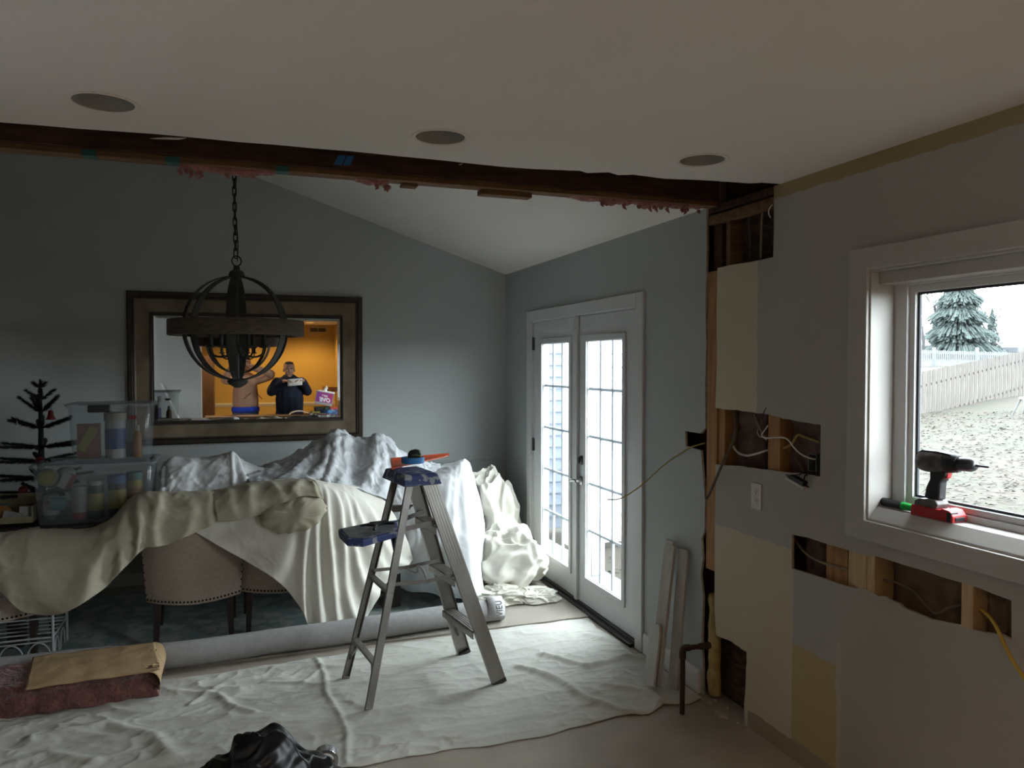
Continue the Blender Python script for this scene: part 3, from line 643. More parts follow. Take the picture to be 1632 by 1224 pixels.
# ================================================================= WALL MIRROR
frame_m = mat('antique_bronze_frame', (.23,.185,.125), (.10,.078,.05), scale=5, rough=.42, metal=.35, bump=.15, bscale=30, thr=(.3,.7), detail=8)
frame_d = mat('dark_bronze_edge', (.055,.042,.03), (.03,.024,.018), scale=6, rough=.5, metal=.3)
mir_m, _nt, _b = _nodes('mirror_silver'); _b.inputs['Base Color'].default_value = (.88,.89,.87,1); _b.inputs['Metallic'].default_value = 1; _b.inputs['Roughness'].default_value = .012
MX0, MX1, MZ0, MZ1 = -.797, .960, 1.080, 2.252
mirror = thing('wall_mirror', 'large wall mirror in a wide antique bronze frame', 'mirror', ((MX0+MX1)/2, YB-.02, MZ0))
prof = [(0.0,.004),(0.0,.036),(.010,.044),(.034,.044),(.040,.038),(.046,.042),(.052,.038),(.060,.030),(.110,.020),(.150,.016),(.156,.022),(.166,.022),(.172,.014),(.182,.013),(.184,.004)]
def mitred(prof, x0, x1, z0, z1, y, name, m, par):
    mb = MB(); rings = []
    for d, h in prof: rings.append([(x0+d, y-h, z0+d), (x1-d, y-h, z0+d), (x1-d, y-h, z1-d), (x0+d, y-h, z1-d)])
    vs = [p for r in rings for p in r]; fs = []
    for i in range(len(rings)-1):
        for k in range(4): a, b = i*4+k, i*4+(k+1) % 4; fs.append((a, b, b+4, a+4))
    mb.add(vs, fs); return mb.build(name, m, par, smooth=30)
mitred(prof[:7], MX0, MX1, MZ0, MZ1, YB, 'outer_moulding', frame_d, mirror)
mitred(prof[6:11], MX0, MX1, MZ0, MZ1, YB, 'frame', frame_m, mirror)
mitred(prof[10:], MX0, MX1, MZ0, MZ1, YB, 'inner_bead', frame_d, mirror)
gx0, gx1, gz0, gz1 = MX0+.180, MX1-.180, MZ0+.180, MZ1-.180
MB().add([(gx0,YB-.0125,gz0),(gx1,YB-.0125,gz0),(gx1,YB-.0125,gz1),(gx0,YB-.0125,gz1)], [(0,1,2,3)]).build('mirror_glass', mir_m, mirror, smooth=0)
mb = MB(); bv = .022
for (a, b, c, d) in (((gx0,gz0),(gx1,gz0),(gx1-bv,gz0+bv),(gx0+bv,gz0+bv)), ((gx1,gz0),(gx1,gz1),(gx1-bv,gz1-bv),(gx1-bv,gz0+bv)), ((gx1,gz1),(gx0,gz1),(gx0+bv,gz1-bv),(gx1-bv,gz1-bv)), ((gx0,gz1),(gx0,gz0),(gx0+bv,gz0+bv),(gx0+bv,gz1-bv))):
    mb.add([(a[0],YB-.0127,a[1]),(b[0],YB-.0127,b[1]),(c[0],YB-.0142,c[1]),(d[0],YB-.0142,d[1])], [(0,1,2,3)])
mb.build('bevelled_edge', mir_m, mirror, smooth=0)
# ================================================================= CHANDELIER
ch_wood = mat('grey_brown_wood', (.10,.068,.045), (.05,.034,.024), scale=6, rough=.7, stretch=(3,3,14), bump=.3, bscale=40)
ch_metal = mat('weathered_zinc', (.055,.055,.048), (.03,.03,.027), scale=7, rough=.55, metal=.5)
CX, CY, CZ = -.012, 4.85, 1.916
chn = thing('orb_chandelier', 'dark orb chandelier with a wooden ring and metal hoops, hung on a chain', 'chandelier', (CX, CY, CZ-.32))
R0 = .318
def hoop(a, par, name='hoop', r=R0, w=.052, th=.006, m=None):
    n = 56; mb = MB(); ca, sa = math.cos(a), math.sin(a); vs = []
    for i in range(n):
        t = 2*PI*i/n; st, ct = math.sin(t), math.cos(t); ww = w*(.55+.45*abs(st)**.7)/2
        for rr_, s in ((r, -1), (r, 1), (r-th, 1), (r-th, -1)):
            h = rr_*st; vs.append((CX+h*ca-s*ww*sa, CY+h*sa+s*ww*ca, CZ+rr_*ct*.985))
    fs = [(i*4+k, i*4+(k+1) % 4, ((i+1) % n)*4+(k+1) % 4, ((i+1) % n)*4+k) for i in range(n) for k in range(4)]
    mb.add(vs, fs); return mb.build(name, m or ch_metal, par, smooth=40)
for k in range(3): hoop(math.radians(84+60*k), chn)
mb = MB(); mb.lathe([(.336,-.046),(.384,-.046),(.387,-.040),(.387,.040),(.384,.046),(.336,.046),(.334,0),(.336,-.046)], (CX, CY, CZ), 64, cap=False); mb.build('wooden_ring', ch_wood, chn, smooth=35)
for k in range(6):
    a = math.radians(84+60*k); mb = MB(); mb.obox((CX+.327*math.cos(a), CY+.327*math.sin(a), CZ), (.012,.06,.085), (0,0,a)); mb.build('ring_bracket', ch_metal, chn, smooth=0, bevel=.002)
MB().lathe([(.0,.375),(.016,.372),(.020,.350),(.040,.338),(.046,.318),(.046,.303),(.0,.30)], (CX, CY, CZ), 24, cap=False).build('top_cap', ch_metal, chn)
MB().lathe([(.0,-.298),(.052,-.302),(.060,-.318),(.052,-.334),(.030,-.348),(.018,-.356),(.0,-.358)], (CX, CY, CZ), 24, cap=False).build('bottom_finial', ch_metal, chn)
MB().lathe([(.009,-.30),(.009,-.15),(.022,-.145),(.026,-.12),(.018,-.10),(.009,-.09),(.009,.30)], (CX, CY, CZ), 12).build('centre_stem', ch_metal, chn)
cand = mat('dark_candle_sleeve', (.028,.026,.025), rough=.5)
for k in range(6):
    a = math.radians(54+60*k); ca, sa = math.cos(a), math.sin(a); pt = lambda r, z: (CX+r*ca, CY+r*sa, CZ+z)
    ar = MB().tube(bez([pt(.02,-.13), pt(.06,-.165), pt(.11,-.170), pt(.145,-.150), pt(.150,-.115)], 6), .006, 8).build('candle_arm', ch_metal, chn)
    MB().lathe([(.0,-.12),(.024,-.115),(.026,-.108),(.014,-.104),(.013,-.10),(.0,-.10)], pt(.150, 0), 14, cap=False).build('drip_cup', ch_metal, ar)
    MB().lathe([(.0125,-.104),(.0125,-.010),(.010,-.006)], pt(.150, 0), 12).build('candle_sleeve', cand, ar)
mb = MB(); link = lambda c, a, r=.019, h=.013: [(c[0]+r*.55*math.cos(t)*math.cos(a), c[1]+r*.55*math.cos(t)*math.sin(a), c[2]+r*math.sin(t)+(h if math.sin(t) > 0 else -h)) for t in [2*PI*(k+.5)/14 for k in range(14)]]
mb.tube([(CX+.027*math.cos(t)*.98, CY+.027*math.cos(t)*.2, CZ+.402+.030*math.sin(t)) for t in [2*PI*k/20 for k in range(20)]], .004, 8, closed=True); mb.build('hanging_ring', black_metal, chn)
mb = MB(); ztop = HC+SL*(XR-CX); z = CZ+.448; k = 0
while z < ztop-.03: mb.tube(link((CX-.01*(z-CZ), CY, z), .35+(PI/2)*(k % 2)), .0036, 6, closed=True); z += .046; k += 1
mb.build('chain', black_metal, chn)
pts = [(CX+.008+.006*math.sin(i*1.3)-.01*(CZ+.4+i*.09-CZ), CY+.012*math.cos(i*1.7), CZ+.40+i*.09) for i in range(12) if CZ+.40+i*.09 < ztop]
MB().tube(bez(pts, 4), .003, 6).build('lamp_cord', black_metal, chn)
MB().lathe([(.0,-.035),(.05,-.03),(.065,-.005),(.065,.03)], (CX-.01*(ztop-CZ), CY, ztop), 24, cap=False).build('ceiling_canopy', ch_metal, chn)
# ================================================================= STEP LADDER
alu = mat('scuffed_aluminium', (.40,.385,.36), (.26,.24,.215), scale=7, rough=.45, metal=.75, stretch=(1,1,.35), bump=.1, bscale=50, thr=(.3,.7), detail=8)
alu_d = mat('dull_aluminium_channel', (.33,.315,.295), (.21,.195,.18), scale=7, rough=.5, metal=.7, thr=(.3,.7), detail=8)
lblue = mat('paint_spattered_blue_plastic', (.035,.055,.16), (.30,.31,.33), scale=22, rough=.5, thr=(.41,.47), detail=8)
black_rub = mat('grey_rubber', (.06,.058,.055), rough=.7)
lad = thing('step_ladder', 'aluminium step ladder with blue top and pail shelf on the drop cloth', 'ladder', (.9, 3.96, .006))
V = Vector; g0 = .008
NF0, NF1, FF0, FF1 = V((1.285,3.770,g0)), V((.925,3.868,1.10)), V((1.217,4.244,g0)), V((.885,4.132,1.10))
NR0, NR1, FR0, FR1 = V((.576,3.675,g0)), V((.826,3.852,1.10)), V((.519,4.119,g0)), V((.800,4.120,1.10))
wdir = (FF0-NF0).normalized()
def rail(a, b, w, d, name, foot, wd, m):
    """U-channel rail: web w wide (along the climb direction), flanges d deep toward the ladder's middle (wd)"""
    ax = (b-a).normalized(); wd = (wd-ax*wd.dot(ax)).normalized(); fr = ax.cross(wd).normalized(); mb = MB()
    sec = [(-w/2,0),(w/2,0),(w/2,d),(w/2-.003,d),(w/2-.003,.003),(-w/2+.003,.003),(-w/2+.003,d),(-w/2,d)]
    vs = [p+fr*s+wd*t for p in (a, b) for s, t in sec]; n = len(sec)
    fs = [(i, (i+1) % n, n+(i+1) % n, n+i) for i in range(n)]
    fs += [(0,1,4,5),(1,2,3,4),(0,5,6,7),(8,13,12,9),(9,12,11,10),(8,15,14,13)]
    mb.add(vs, fs); r = mb.build(name, m, lad, smooth=0)
    if w > .06:
        mb = MB()
        for k in range(5):
            s = -w/2+w*(k+.7)/5.4; p, q = a.lerp(b, .58)+fr*s-wd*.0012, a.lerp(b, .985)+fr*s-wd*.0012; mb.bar(p, q, .0035, .0024, up=wd)
        mb.build('rail_ribs', m, r, smooth=0)
    f = MB(); f.bar(a-ax*.004, a+ax*.018, d*1.12, w*1.03, up=fr); f.v = [tuple(V(p)+wd*d*.45) for p in f.v]; f.build('rubber_foot', black_rub if foot else alu_d, r, smooth=0, bevel=.002)
    return r
rail(NF0, NF1, .078, .024, 'front_rail', 1, wdir, alu); rail(FF0, FF1, .078, .024, 'front_rail', 1, -wdir, alu)
rail(NR0, NR1, .036, .020, 'rear_rail', 0, wdir, alu_d); rail(FR0, FR1, .036, .020, 'rear_rail', 0, -wdir, alu_d)
for k, z in enumerate((.28, .56, .84)):
    t = z/1.095; a, b = NF0.lerp(NF1, t), FF0.lerp(FF1, t); ax = (b-a).normalized(); a = a+ax*.004; b = b-ax*.004
    out = V((ax.y, -ax.x, 0)).normalized(); mb = MB(); c = -out*.012
    mb.bar(a+c, b+c, .080, .004)
    mb.bar(a+c+out*.038-V((0,0,.016)), b+c+out*.038-V((0,0,.016)), .004, .036); mb.bar(a+c-out*.038-V((0,0,.016)), b+c-out*.038-V((0,0,.016)), .004, .036)
    for q in range(5): o_ = out*(-.030+.015*q); mb.bar(a+c+o_+V((0,0,.0028)), b+c+o_+V((0,0,.0028)), .004, .003)
    stp = mb.build('step', alu, lad, smooth=0)
    p, q = a+c-V((0,0,.03))+ax*.01, NF0.lerp(NF1, t-.17)+wdir*.012
    if k == 0:
        for a_, r0, r1, sg in ((a, NF0, NF1, 1), (b, FF0, FF1, -1)): MB().bar(a_+c+ax*sg*.055-V((0,0,.006)), r0.lerp(r1, t-.15)+wdir*sg*.010, .014, .004).build('knee_brace', alu_d, stp, smooth=0)
for t in (.19, .50):
    a, b = NR0.lerp(NR1, t), FR0.lerp(FR1, t); mb = MB(); mb.bar(a, b, .034, .016); br = mb.build('rear_crossbar', alu_d, lad, smooth=0, bevel=.002)
    if t < .3:
        for a_, r0, r1, sg in ((a, NR0, NR1, 1), (b, FR0, FR1, -1)):
            MB().bar(a_.lerp(b if sg > 0 else a, .22), r0.lerp(r1, t-.10), .012, .003).build('knee_brace', alu_d, br, smooth=0)
for sg, f0, f1, r0, r1 in ((1, NF0, NF1, NR0, NR1), (-1, FF0, FF1, FR0, FR1)):
    a, b = r0.lerp(r1, .53), f0.lerp(f1, .535); o_ = wdir*sg*.028; a, b = a+o_, b+o_; mid = a.lerp(b, .52)+V((0,0,-.012))
    mb = MB(); mb.bar(a, mid, .003, .018); mb.bar(mid, b, .003, .018); mb.obox(mid, (.02,.01,.02)); mb.build('spreader', alu_d, lad, smooth=0)
    if sg > 0: m1 = mid
    else: m2 = mid
MB().tube(bez([m1, m1+V((-.01,.04,.045)), m1.lerp(m2,.5)+V((0,-.02,.05)), m1.lerp(m2,.55)+V((.01,.02,-.002)), m2+V((0,-.05,-.005)), m2], 4), .007, 6, flat=.5).build('spreader_link', alu_d, lad)
# moulded top
mb = MB(); cx, cy = (NF1+FF1+NR1+FR1).to_2d()/4; rz = math.atan2(wdir.y, wdir.x)
mb.obox((cx, cy, 1.105), (.355, .215, .056), (0,0,rz), taper=.86)
cap = mb.build('top_cap', lblue, lad, smooth=0, bevel=.008, seg=3)
mb = MB(); s_ = -wdir
for k in (-.07, 0, .07):
    for side in (1,):
        p = V((cx, cy, 1.098))+V((wdir.y, -wdir.x, 0))*.125*1+wdir*k*1.3; mb.lathe([(.008,-.002),(.008,.003),(.004,.005)], p, 10, Matrix.Rotation(PI/2, 3, V((0,1,0))))
mb.build('rivets', steel, cap)
# pail shelf folded down behind
top = [V(PZ(u, v, .855)) for u, v in ((539,843),(590,832.5),(634,828.5),(634,846),(579,861),(553,859.5),(541,848))]
mb = MB(); th = [V((0,0,-.034))]*7
mb.prism([(p.x, p.y) for p in top], lambda a, b, t: (a, b, .855-t), .034)
shelf = mb.build('pail_shelf', lblue, lad, smooth=0, bevel=.006)
top_plate = mat('worn_grey_shelf_top', (.20,.20,.195), (.09,.095,.12), scale=10, rough=.55, thr=(.35,.6), detail=8)
c2 = sum((p for p in top), V((0,0,0)))/7
mb = MB(); mb.prism([((p-c2).x*.86+c2.x, (p-c2).y*.86+c2.y) for p in top], lambda a, b, t: (a, b, .8552+t), .004); mb.build('shelf_tray', top_plate, shelf, smooth=0)
for p, q in ((V((.80, 4.085, .842)), FF0.lerp(FF1, .80)-wdir*.03), (V((.74, 3.875, .838)), NF0.lerp(NF1, .795)+wdir*.03)): MB().bar(p, q, .005, .024).build('shelf_arm', alu_d, lad, smooth=0)
MB().bar(V((.735, 3.89, .835)), NR0.lerp(NR1, .66)+wdir*.02, .02, .03, w2=.012, h2=.02).build('shelf_bracket', lblue, lad, smooth=0)
# tools on the ladder
ztp = 1.1345
org = mat('orange_plastic', (.62,.10,.03), (.54,.085,.025), scale=8, rough=.4)
ri = V((cx, cy, ztp)); ex = V((wdir.y, -wdir.x, 0)).normalized()
sq = thing('speed_square', 'orange layout square lying on the ladder top, its end sticking out', 'square', (cx, cy, ztp))
# corner near the rear-left of the cap, long edge running to the front-right
p0, p1, p2 = V(PZ(624,735,ztp)), V(PZ(715,727,ztp)), V(PZ(626,748,ztp))
mb = MB(); mb.prism([(p0.x,p0.y),(p1.x,p1.y),((p1.x*.9+p2.x*.1),(p1.y*.9+p2.y*.1)-.012),(p2.x,p2.y)], lambda a, b, t: (a, b, ztp+.001+t), .006); mb.build('plate', org, sq, smooth=0, bevel=.001)
MB().bar(V((p0.x,p0.y,ztp+.010)), V((p1.x,p1.y,ztp+.010)), .010, .018).build('fence_lip', org, sq, smooth=0, bevel=.002)
MB().bar(V((p2.x,p2.y,ztp+.006)), V((p0.x,p0.y,ztp+.006)), .012, .024).build('end_lip', org, sq, smooth=0, bevel=.002)
tp = thing('masking_tape_roll', 'roll of blue masking tape lying on the ladder top', 'tape', V(PZ(659,733,ztp+.02))+V((0,0,-.0)))
c = V(PZ(658,735,ztp+.03)); c = V((c.x, c.y, ztp+.0205)); tp.location = c
MB().lathe([(.046,0),(.062,0),(.064,.002),(.064,.030),(.062,.032),(.046,.032),(.046,0)], c, 40, cap=False).build('tape_band', blue_tape, tp)
MB().lathe([(.0445,.0005),(.0458,.0005),(.0458,.0315),(.0445,.0315),(.0445,.0005)], c, 32, cap=False).build('cardboard_core', mat('tape_core', (.10,.08,.06), rough=.8), tp)
tm_m = mat('green_black_tape_case', (.022,.050,.026), (.008,.010,.009), scale=22, rough=.5, thr=(.45,.55))
tmz = c.z+.033; tc = c+V((.010, .004, .033))
tm = thing('tape_measure', 'dark green and black tape measure lying in the roll of blue tape', 'tape measure', tc)
mb = MB(); mb.prism([(-.036,0),(.036,0),(.037,.020),(.030,.036),(.006,.042),(-.024,.036),(-.036,.018)], lambda a, b, t: tuple(tc+V((math.cos(-.35)*a-math.sin(-.35)*(t-.02), math.sin(-.35)*a+math.cos(-.35)*(t-.02), b))), .038)
case = mb.build('case', tm_m, tm, smooth=0, bevel=.006, seg=3)
mb = MB(); mb.tube([tc+V((-.02,-.030,.012)), tc+V((.0,-.036,.016)), tc+V((.03,-.040,.004)), tc+V((.034,-.041,-.001))], .003, 6, flat=.4); mb.build('wrist_cord', mat('pale_cord', (.3,.32,.12), rough=.7), tm)
# black hand tool on the pail shelf
sc_ = thing('snips', 'black handled snips lying on the blue pail shelf', 'snips', V((.64, 3.94, .8602)))
blk = mat('black_tool_grip', (.010,.010,.011), rough=.55); zt = .872
q0, q1, q2 = V(PZ(574,838,zt)), V(PZ(600,837,zt)), V(PZ(628,834,zt)); q3 = V(PZ(596,844.5,zt))
MB().tube(bez([q1, q1.lerp(q2,.4)+V((0,.008,.004)), q2], 6), [.010]*12+[.008], 8, flat=.8).build('grip', blk, sc_)
MB().tube(bez([q1, q1.lerp(q3,.5)+V((0,.004,.002)), q3], 6), [.009]*12+[.007], 8, flat=.8).build('grip', blk, sc_)
MB().tube(bez([q1, q0.lerp(q1,.4)+V((0,.005,.002)), q0], 6), [.012]*6+[.010]*4+[.008]*3, 8, flat=.6).build('jaw', blk, sc_)
# narrow strip of iron behind
tag(MB().bar(V(PZ(590,833,.862)), V(PZ(619,829.5,.862)), .012, .006).build('putty_knife', blk, smooth=0, bevel=.001), 'thin dark strip tool at the back edge of the pail shelf', 'tool')
# ================================================================= CLOTH
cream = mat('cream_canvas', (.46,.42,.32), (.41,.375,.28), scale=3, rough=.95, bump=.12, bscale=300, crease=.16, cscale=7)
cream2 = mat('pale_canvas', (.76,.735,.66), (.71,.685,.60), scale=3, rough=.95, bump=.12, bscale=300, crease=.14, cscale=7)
sheet_w = mat('white_bed_sheet', (.70,.71,.72), (.67,.68,.69), scale=3, rough=.9, bump=.06, bscale=300, crease=.10, cscale=6)
plastic_s = mat('thin_grey_white_sheet', (.60,.62,.64), (.54,.56,.58), scale=4, rough=.55, bump=.05, bscale=200, crease=.25, cscale=16)
def resample(cols, nu, nv):
    """smooth surface through a table of control points (columns of 3-D points)"""
    A = np.array(cols, float)
    def cr(A, n):
        m = A.shape[0]; out = []
        E_ = np.concatenate([2*A[:1]-A[1:2], A, 2*A[-1:]-A[-2:-1]])
        for k in range(n):
            x = k/(n-1)*(m-1); i = min(int(x), m-2); t = x-i; a, b, c, d = E_[i], E_[i+1], E_[i+2], E_[i+3]
            out.append(.5*(2*b+(c-a)*t+(2*a-5*b+4*c-d)*t*t+(3*b-a-3*c+d)*t**3))
        return np.array(out)
    A = cr(A, nu); A = np.swapaxes(cr(np.swapaxes(A, 0, 1), nv), 0, 1); return A
def normals(P):
    du = np.gradient(P, axis=0); dv = np.gradient(P, axis=1); n = np.cross(du, dv); return n/np.maximum(1e-9, np.linalg.norm(n, axis=2, keepdims=True))
def relax(P, stretch=(1.05, 1.02), it=90, ka=.035, kb=.25, amp=.006, seed=1, wl=9, floor=None, sx=1, sy=1, grav=0.0):
    """let cloth that is a little too long for its shape buckle into folds, loosely held to that shape"""
    rs = np.random.RandomState(seed); n, m = P.shape[:2]
    def smooth_noise(w):
        g = rs.randn(n, m)
        for _ in range(w): g = (g+np.roll(g,1,0)*sx+np.roll(g,-1,0)*sx+np.roll(g,1,1)*sy+np.roll(g,-1,1)*sy)/(1+2*sx+2*sy)
        return g/(np.abs(g).max()+1e-9)
    Q = P+normals(P)*smooth_noise(wl)[..., None]*amp*2; O = P.copy()
    sl = [((slice(None,-1), slice(None)), (slice(1,None), slice(None)), stretch[0], .5), ((slice(None), slice(None,-1)), (slice(None), slice(1,None)), stretch[1], .5),
          ((slice(None,-1), slice(None,-1)), (slice(1,None), slice(1,None)), (stretch[0]*stretch[1])**.5, .3), ((slice(1,None), slice(None,-1)), (slice(None,-1), slice(1,None)), (stretch[0]*stretch[1])**.5, .3),
          ((slice(None,-3), slice(None)), (slice(3,None), slice(None)), stretch[0]*.995, kb), ((slice(None), slice(None,-3)), (slice(None), slice(3,None)), stretch[1]*.995, kb)]
    rest = [np.linalg.norm(P[b]-P[a], axis=2)*s for a, b, s, k in sl]
    for t in range(it):
        D = np.zeros_like(Q)
        for (a, b, s, k), r in zip(sl, rest):
            d = Q[b]-Q[a]; l = np.linalg.norm(d, axis=2); c = d*(k*.5*(1-r/np.maximum(l, 1e-9)))[..., None]*.5; D[a] += c; D[b] -= c
        Q = Q+D+(O-Q)*ka; Q[..., 2] -= grav
        if floor is not None: Q[..., 2] = np.maximum(Q[..., 2], floor)
    return Q
def toward(P):
    n = normals(P); f = np.einsum('ijk,ijk->ij', n, EYE-P).mean(); return n if f > 0 else -n
def folds(P, specs):
    n1, n2 = P.shape[:2]; U = np.linspace(0, 1, n1)[:, None]; V = np.linspace(0, 1, n2)[None, :]; D = np.zeros((n1, n2))
    for u0, u1, w0, w1, a0, a1, v0, v1 in specs:
        t = np.clip((V-v0)/max(1e-6, v1-v0), 0, 1); t = t*t*(3-2*t); c = u0+(u1-u0)*V+.012*np.sin(V*7+u0*40); w = w0+(w1-w0)*V; d = (U-c)/w
        D += (a0+(a1-a0)*V)*t*(np.exp(-np.where(d > 0, d*1.5, d)**2)-.35*np.exp(-((d-1.6)/.9)**2))
    return P+toward(P)*D[..., None]
def crinkle(P, amp, sc, seed=1, st=(1, 1, 1), warp=.06, p=2.0):
    n1, n2 = P.shape[:2]; D = np.zeros((n1, n2))
    for i in range(n1):
        for j in range(n2):
            x, y, z = P[i, j]; a, b = nz3((x, y, z), 5, seed)*warp, nz3((x, y, z), 5, seed+9)*warp; q = ((x+a)*st[0], y*st[1], (z+b)*st[2])
            k = max(0, 1-abs(nz3(q, sc, seed+2))*2.8)**p; k2 = max(0, 1-abs(nz3(q, sc*2.3, seed+3))*2.8)**p; m = .5+.5*min(1, max(-1, 2*nz3(q, sc*.35, seed+5)))
            D[i, j] = (k+.45*k2)*(.35+.65*m)
    return P+toward(P)*(D*amp)[..., None]
def px3(tab): return [[PY(u, v, Y) for u, v, Y in c] for c in tab]
def cloth(name, tab, nu, nv, m, label, cat='cloth', solid=.004, **kw):
    fo, cr_ = kw.pop('fo', ()), kw.pop('cr', ())
    P = resample(px3(tab), nu, nv)
    if fo: P = folds(P, fo)
    for c in cr_: P = crinkle(P, *c)
    o = MB().grid(P).build(name, m, smooth=180, solid=solid); tag(o, label, cat); return o
# left swag: from the table, over the first chair back, hanging to a point
cloth('drop_cloth', [
 [(-300,846,5.35),(-300,850,5.02),(-300,880,4.9),(-300,925,4.86),(-300,960,4.84)],
 [(-150,842,5.35),(-150,846,5.02),(-150,880,4.9),(-150,910,4.86),(-145,935,4.84)],
 [(-60,842,5.35),(-60,846,5.02),(-60,880,4.9),(-60,905,4.86),(-55,925,4.84)],
 [(-20,846,5.35),(-20,850,5.02),(-22,880,4.88),(-22,910,4.84),(-15,937,4.82)],
 [(8,848,5.35),(8,852,5.02),(4,888,4.86),(4,920,4.82),(10,948,4.80)],
 [(60,838,5.35),(50,848,5.0),(45,890,4.84),(42,935,4.79),(38,976,4.77)],
 [(100,840,5.35),(103,848,4.99),(100,890,4.82),(97,935,4.77),(95,978,4.75)],
 [(130,841,5.35),(140,846,4.98),(143,880,4.82),(147,915,4.78),(151,949,4.76)],
 [(165,838,5.3),(175,832,4.97),(179,862,4.83),(182,892,4.79),(185,920,4.77)],
 [(190,813,5.2),(203,806,4.96),(210,834,4.83),(213,862,4.80),(216,887,4.78)],
 [(215,790,5.15),(228,787,4.95),(231,815,4.83),(233,845,4.80),(234,873,4.79)],
 [(245,785,5.1),(255,786,4.95),(262,812,4.83),(266,842,4.80),(268,868,4.79)],
 [(280,785,5.1),(290,786,4.95),(298,808,4.83),(300,832,4.80),(301,853,4.79)],
 [(315,784,5.1),(325,784,4.95),(334,800,4.84),(336,820,4.81),(336,838,4.80)],
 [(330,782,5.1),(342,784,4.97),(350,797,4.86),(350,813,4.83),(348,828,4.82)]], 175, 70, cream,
 'cream canvas drop cloth sagging in a swag over the chair backs, below the plastic bins', 'drop cloth', fo=[(0.5886,0.4857,0.03857,0.04286,0,0.045,0.15,0.6),(0.6571,0.5714,0.02571,0.03429,0.01,0.042,0.1,0.5),(0.7086,0.6571,0.02229,0.03,0.016,0.034,0.1,0.5),(0.7771,0.7429,0.02229,0.02571,0.014,0.026,0.1,0.5),(0.4,0.5029,0.06857,0.04286,0,0.04,0.3,0.8),(0.3143,0.4343,0.05143,0.03857,0,0.032,0.3,0.8),(0.2286,0.3143,0.05143,0.04286,0,0.02,0.3,0.8),(0.8714,0.8543,0.02571,0.02571,0.012,0.014,0.1,0.6),(0.94,0.9229,0.02143,0.01714,0.01,0.012,0.1,0.6)], cr=[(.007,6,4),(.004,16,5)])
# hanging drape over the second chair
cloth('drop_cloth', [
 [(332,783,5.08),(338,792,4.94),(325,830,4.86),(318,840,4.85),(311,848,4.84)],
 [(370,775,5.08),(378,787,4.93),(368,825,4.85),(360,850,4.83),(352,872,4.81)],
 [(410,768,5.08),(415,782,4.91),(405,830,4.83),(400,865,4.80),(396,897,4.78)],
 [(445,764,5.08),(450,780,4.91),(445,835,4.82),(442,882,4.77),(441,925,4.75)],
 [(475,763,5.08),(480,780,4.91),(477,840,4.81),(475,905,4.75),(474,962,4.73)],
 [(500,764,5.08),(507,780,4.91),(503,850,4.80),(500,930,4.74),(501,1011,4.735)],
 [(520,768,5.08),(530,790,4.91),(530,865,4.80),(530,940,4.75),(540,1011,4.74)],
 [(540,771,5.09),(556,800,4.94),(562,872,4.83),(566,940,4.79),(578,1000,4.79)],
 [(560,774,5.1),(580,808,4.97),(592,870,4.88),(596,915,4.86),(601,946,4.87)],
 [(580,777,5.13),(604,815,5.01),(622,860,4.95),(628,892,4.95),(630,912,4.97)],
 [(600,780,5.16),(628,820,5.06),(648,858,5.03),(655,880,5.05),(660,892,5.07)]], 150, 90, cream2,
 'cream canvas hanging to the floor in long folds left of the ladder', 'drop cloth', fo=[(.40,.30,.04,.05,.0,.020,.2,.7),(.47,.43,.025,.035,.006,.034,.05,.6),(.505,.52,.020,.035,.012,.040,.05,.5),(.55,.605,.018,.030,.014,.038,.05,.5),(.60,.69,.016,.028,.014,.034,.05,.5),(.65,.78,.018,.030,.014,.030,.05,.5),(.71,.87,.020,.03,.014,.024,.05,.5),(.79,.95,.025,.03,.012,.02,.05,.5),(.25,.12,.05,.05,.0,.012,.2,.7)], cr=[(.005,5,11,(1.6,1,.7)),])
# hem flap folded back over it and the stuffed pouch of cloth under the flap
cloth('drop_cloth', [
 [(330,783,5.08),(338,789,4.91),(343,808,4.81),(347,831,4.80)],
 [(360,777,5.08),(370,784,4.88),(373,805,4.79),(380,829,4.78)],
 [(400,769,5.08),(408,778,4.87),(410,798,4.78),(417,819,4.765)],
 [(440,765,5.08),(445,774,4.86),(447,787,4.78),(453,801,4.765)],
 [(475,763,5.08),(480,771,4.86),(482,779,4.79),(487,790,4.77)],
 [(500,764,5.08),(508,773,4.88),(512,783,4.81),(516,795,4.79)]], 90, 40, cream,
 'hemmed flap of cream canvas folded over the top of the second chair', 'drop cloth', fo=[(.15,.2,.06,.06,.012,.010,0,.4),(.38,.30,.06,.08,.016,.014,0,.4),(.55,.6,.05,.05,.012,.008,0,.4),(.8,.7,.05,.06,.014,.010,0,.4),(.92,.95,.03,.03,.012,.006,0,.3)], cr=[(.006,8,21)])
n1, n2 = 60, 44; P = np.zeros((n1, n2, 3)); ca = np.array(PY(467, 817, 4.80))
for i in range(n1):
    for j in range(n2):
        a = 2*PI*i/(n1-1); b = PI/2*j/(n2-1); rx, rz = .205*math.sin(b), .128*math.sin(b)
        top = 1-.45*max(0, math.sin(a))*(math.cos(a)*-.5+.5)
        x = rx*math.cos(a); z = rz*math.sin(a)*top; f = .5+.5*math.sin(13*a+5*nz3((math.cos(a)*2, b, math.sin(a)*2), 1)); e = math.sin(b)**3
        P[i, j] = ca+np.array([x*(1-.05*f*e)+.16*z, -.085*math.cos(b)**.8+.026*f*e+.014*nz3((x, z, 1), 12), z*(1-.06*f*e)])
tag(MB().grid(P).build('cloth_pouch', cream, smooth=180), 'puffed pouch of cream canvas bulging under the folded flap', 'drop cloth')
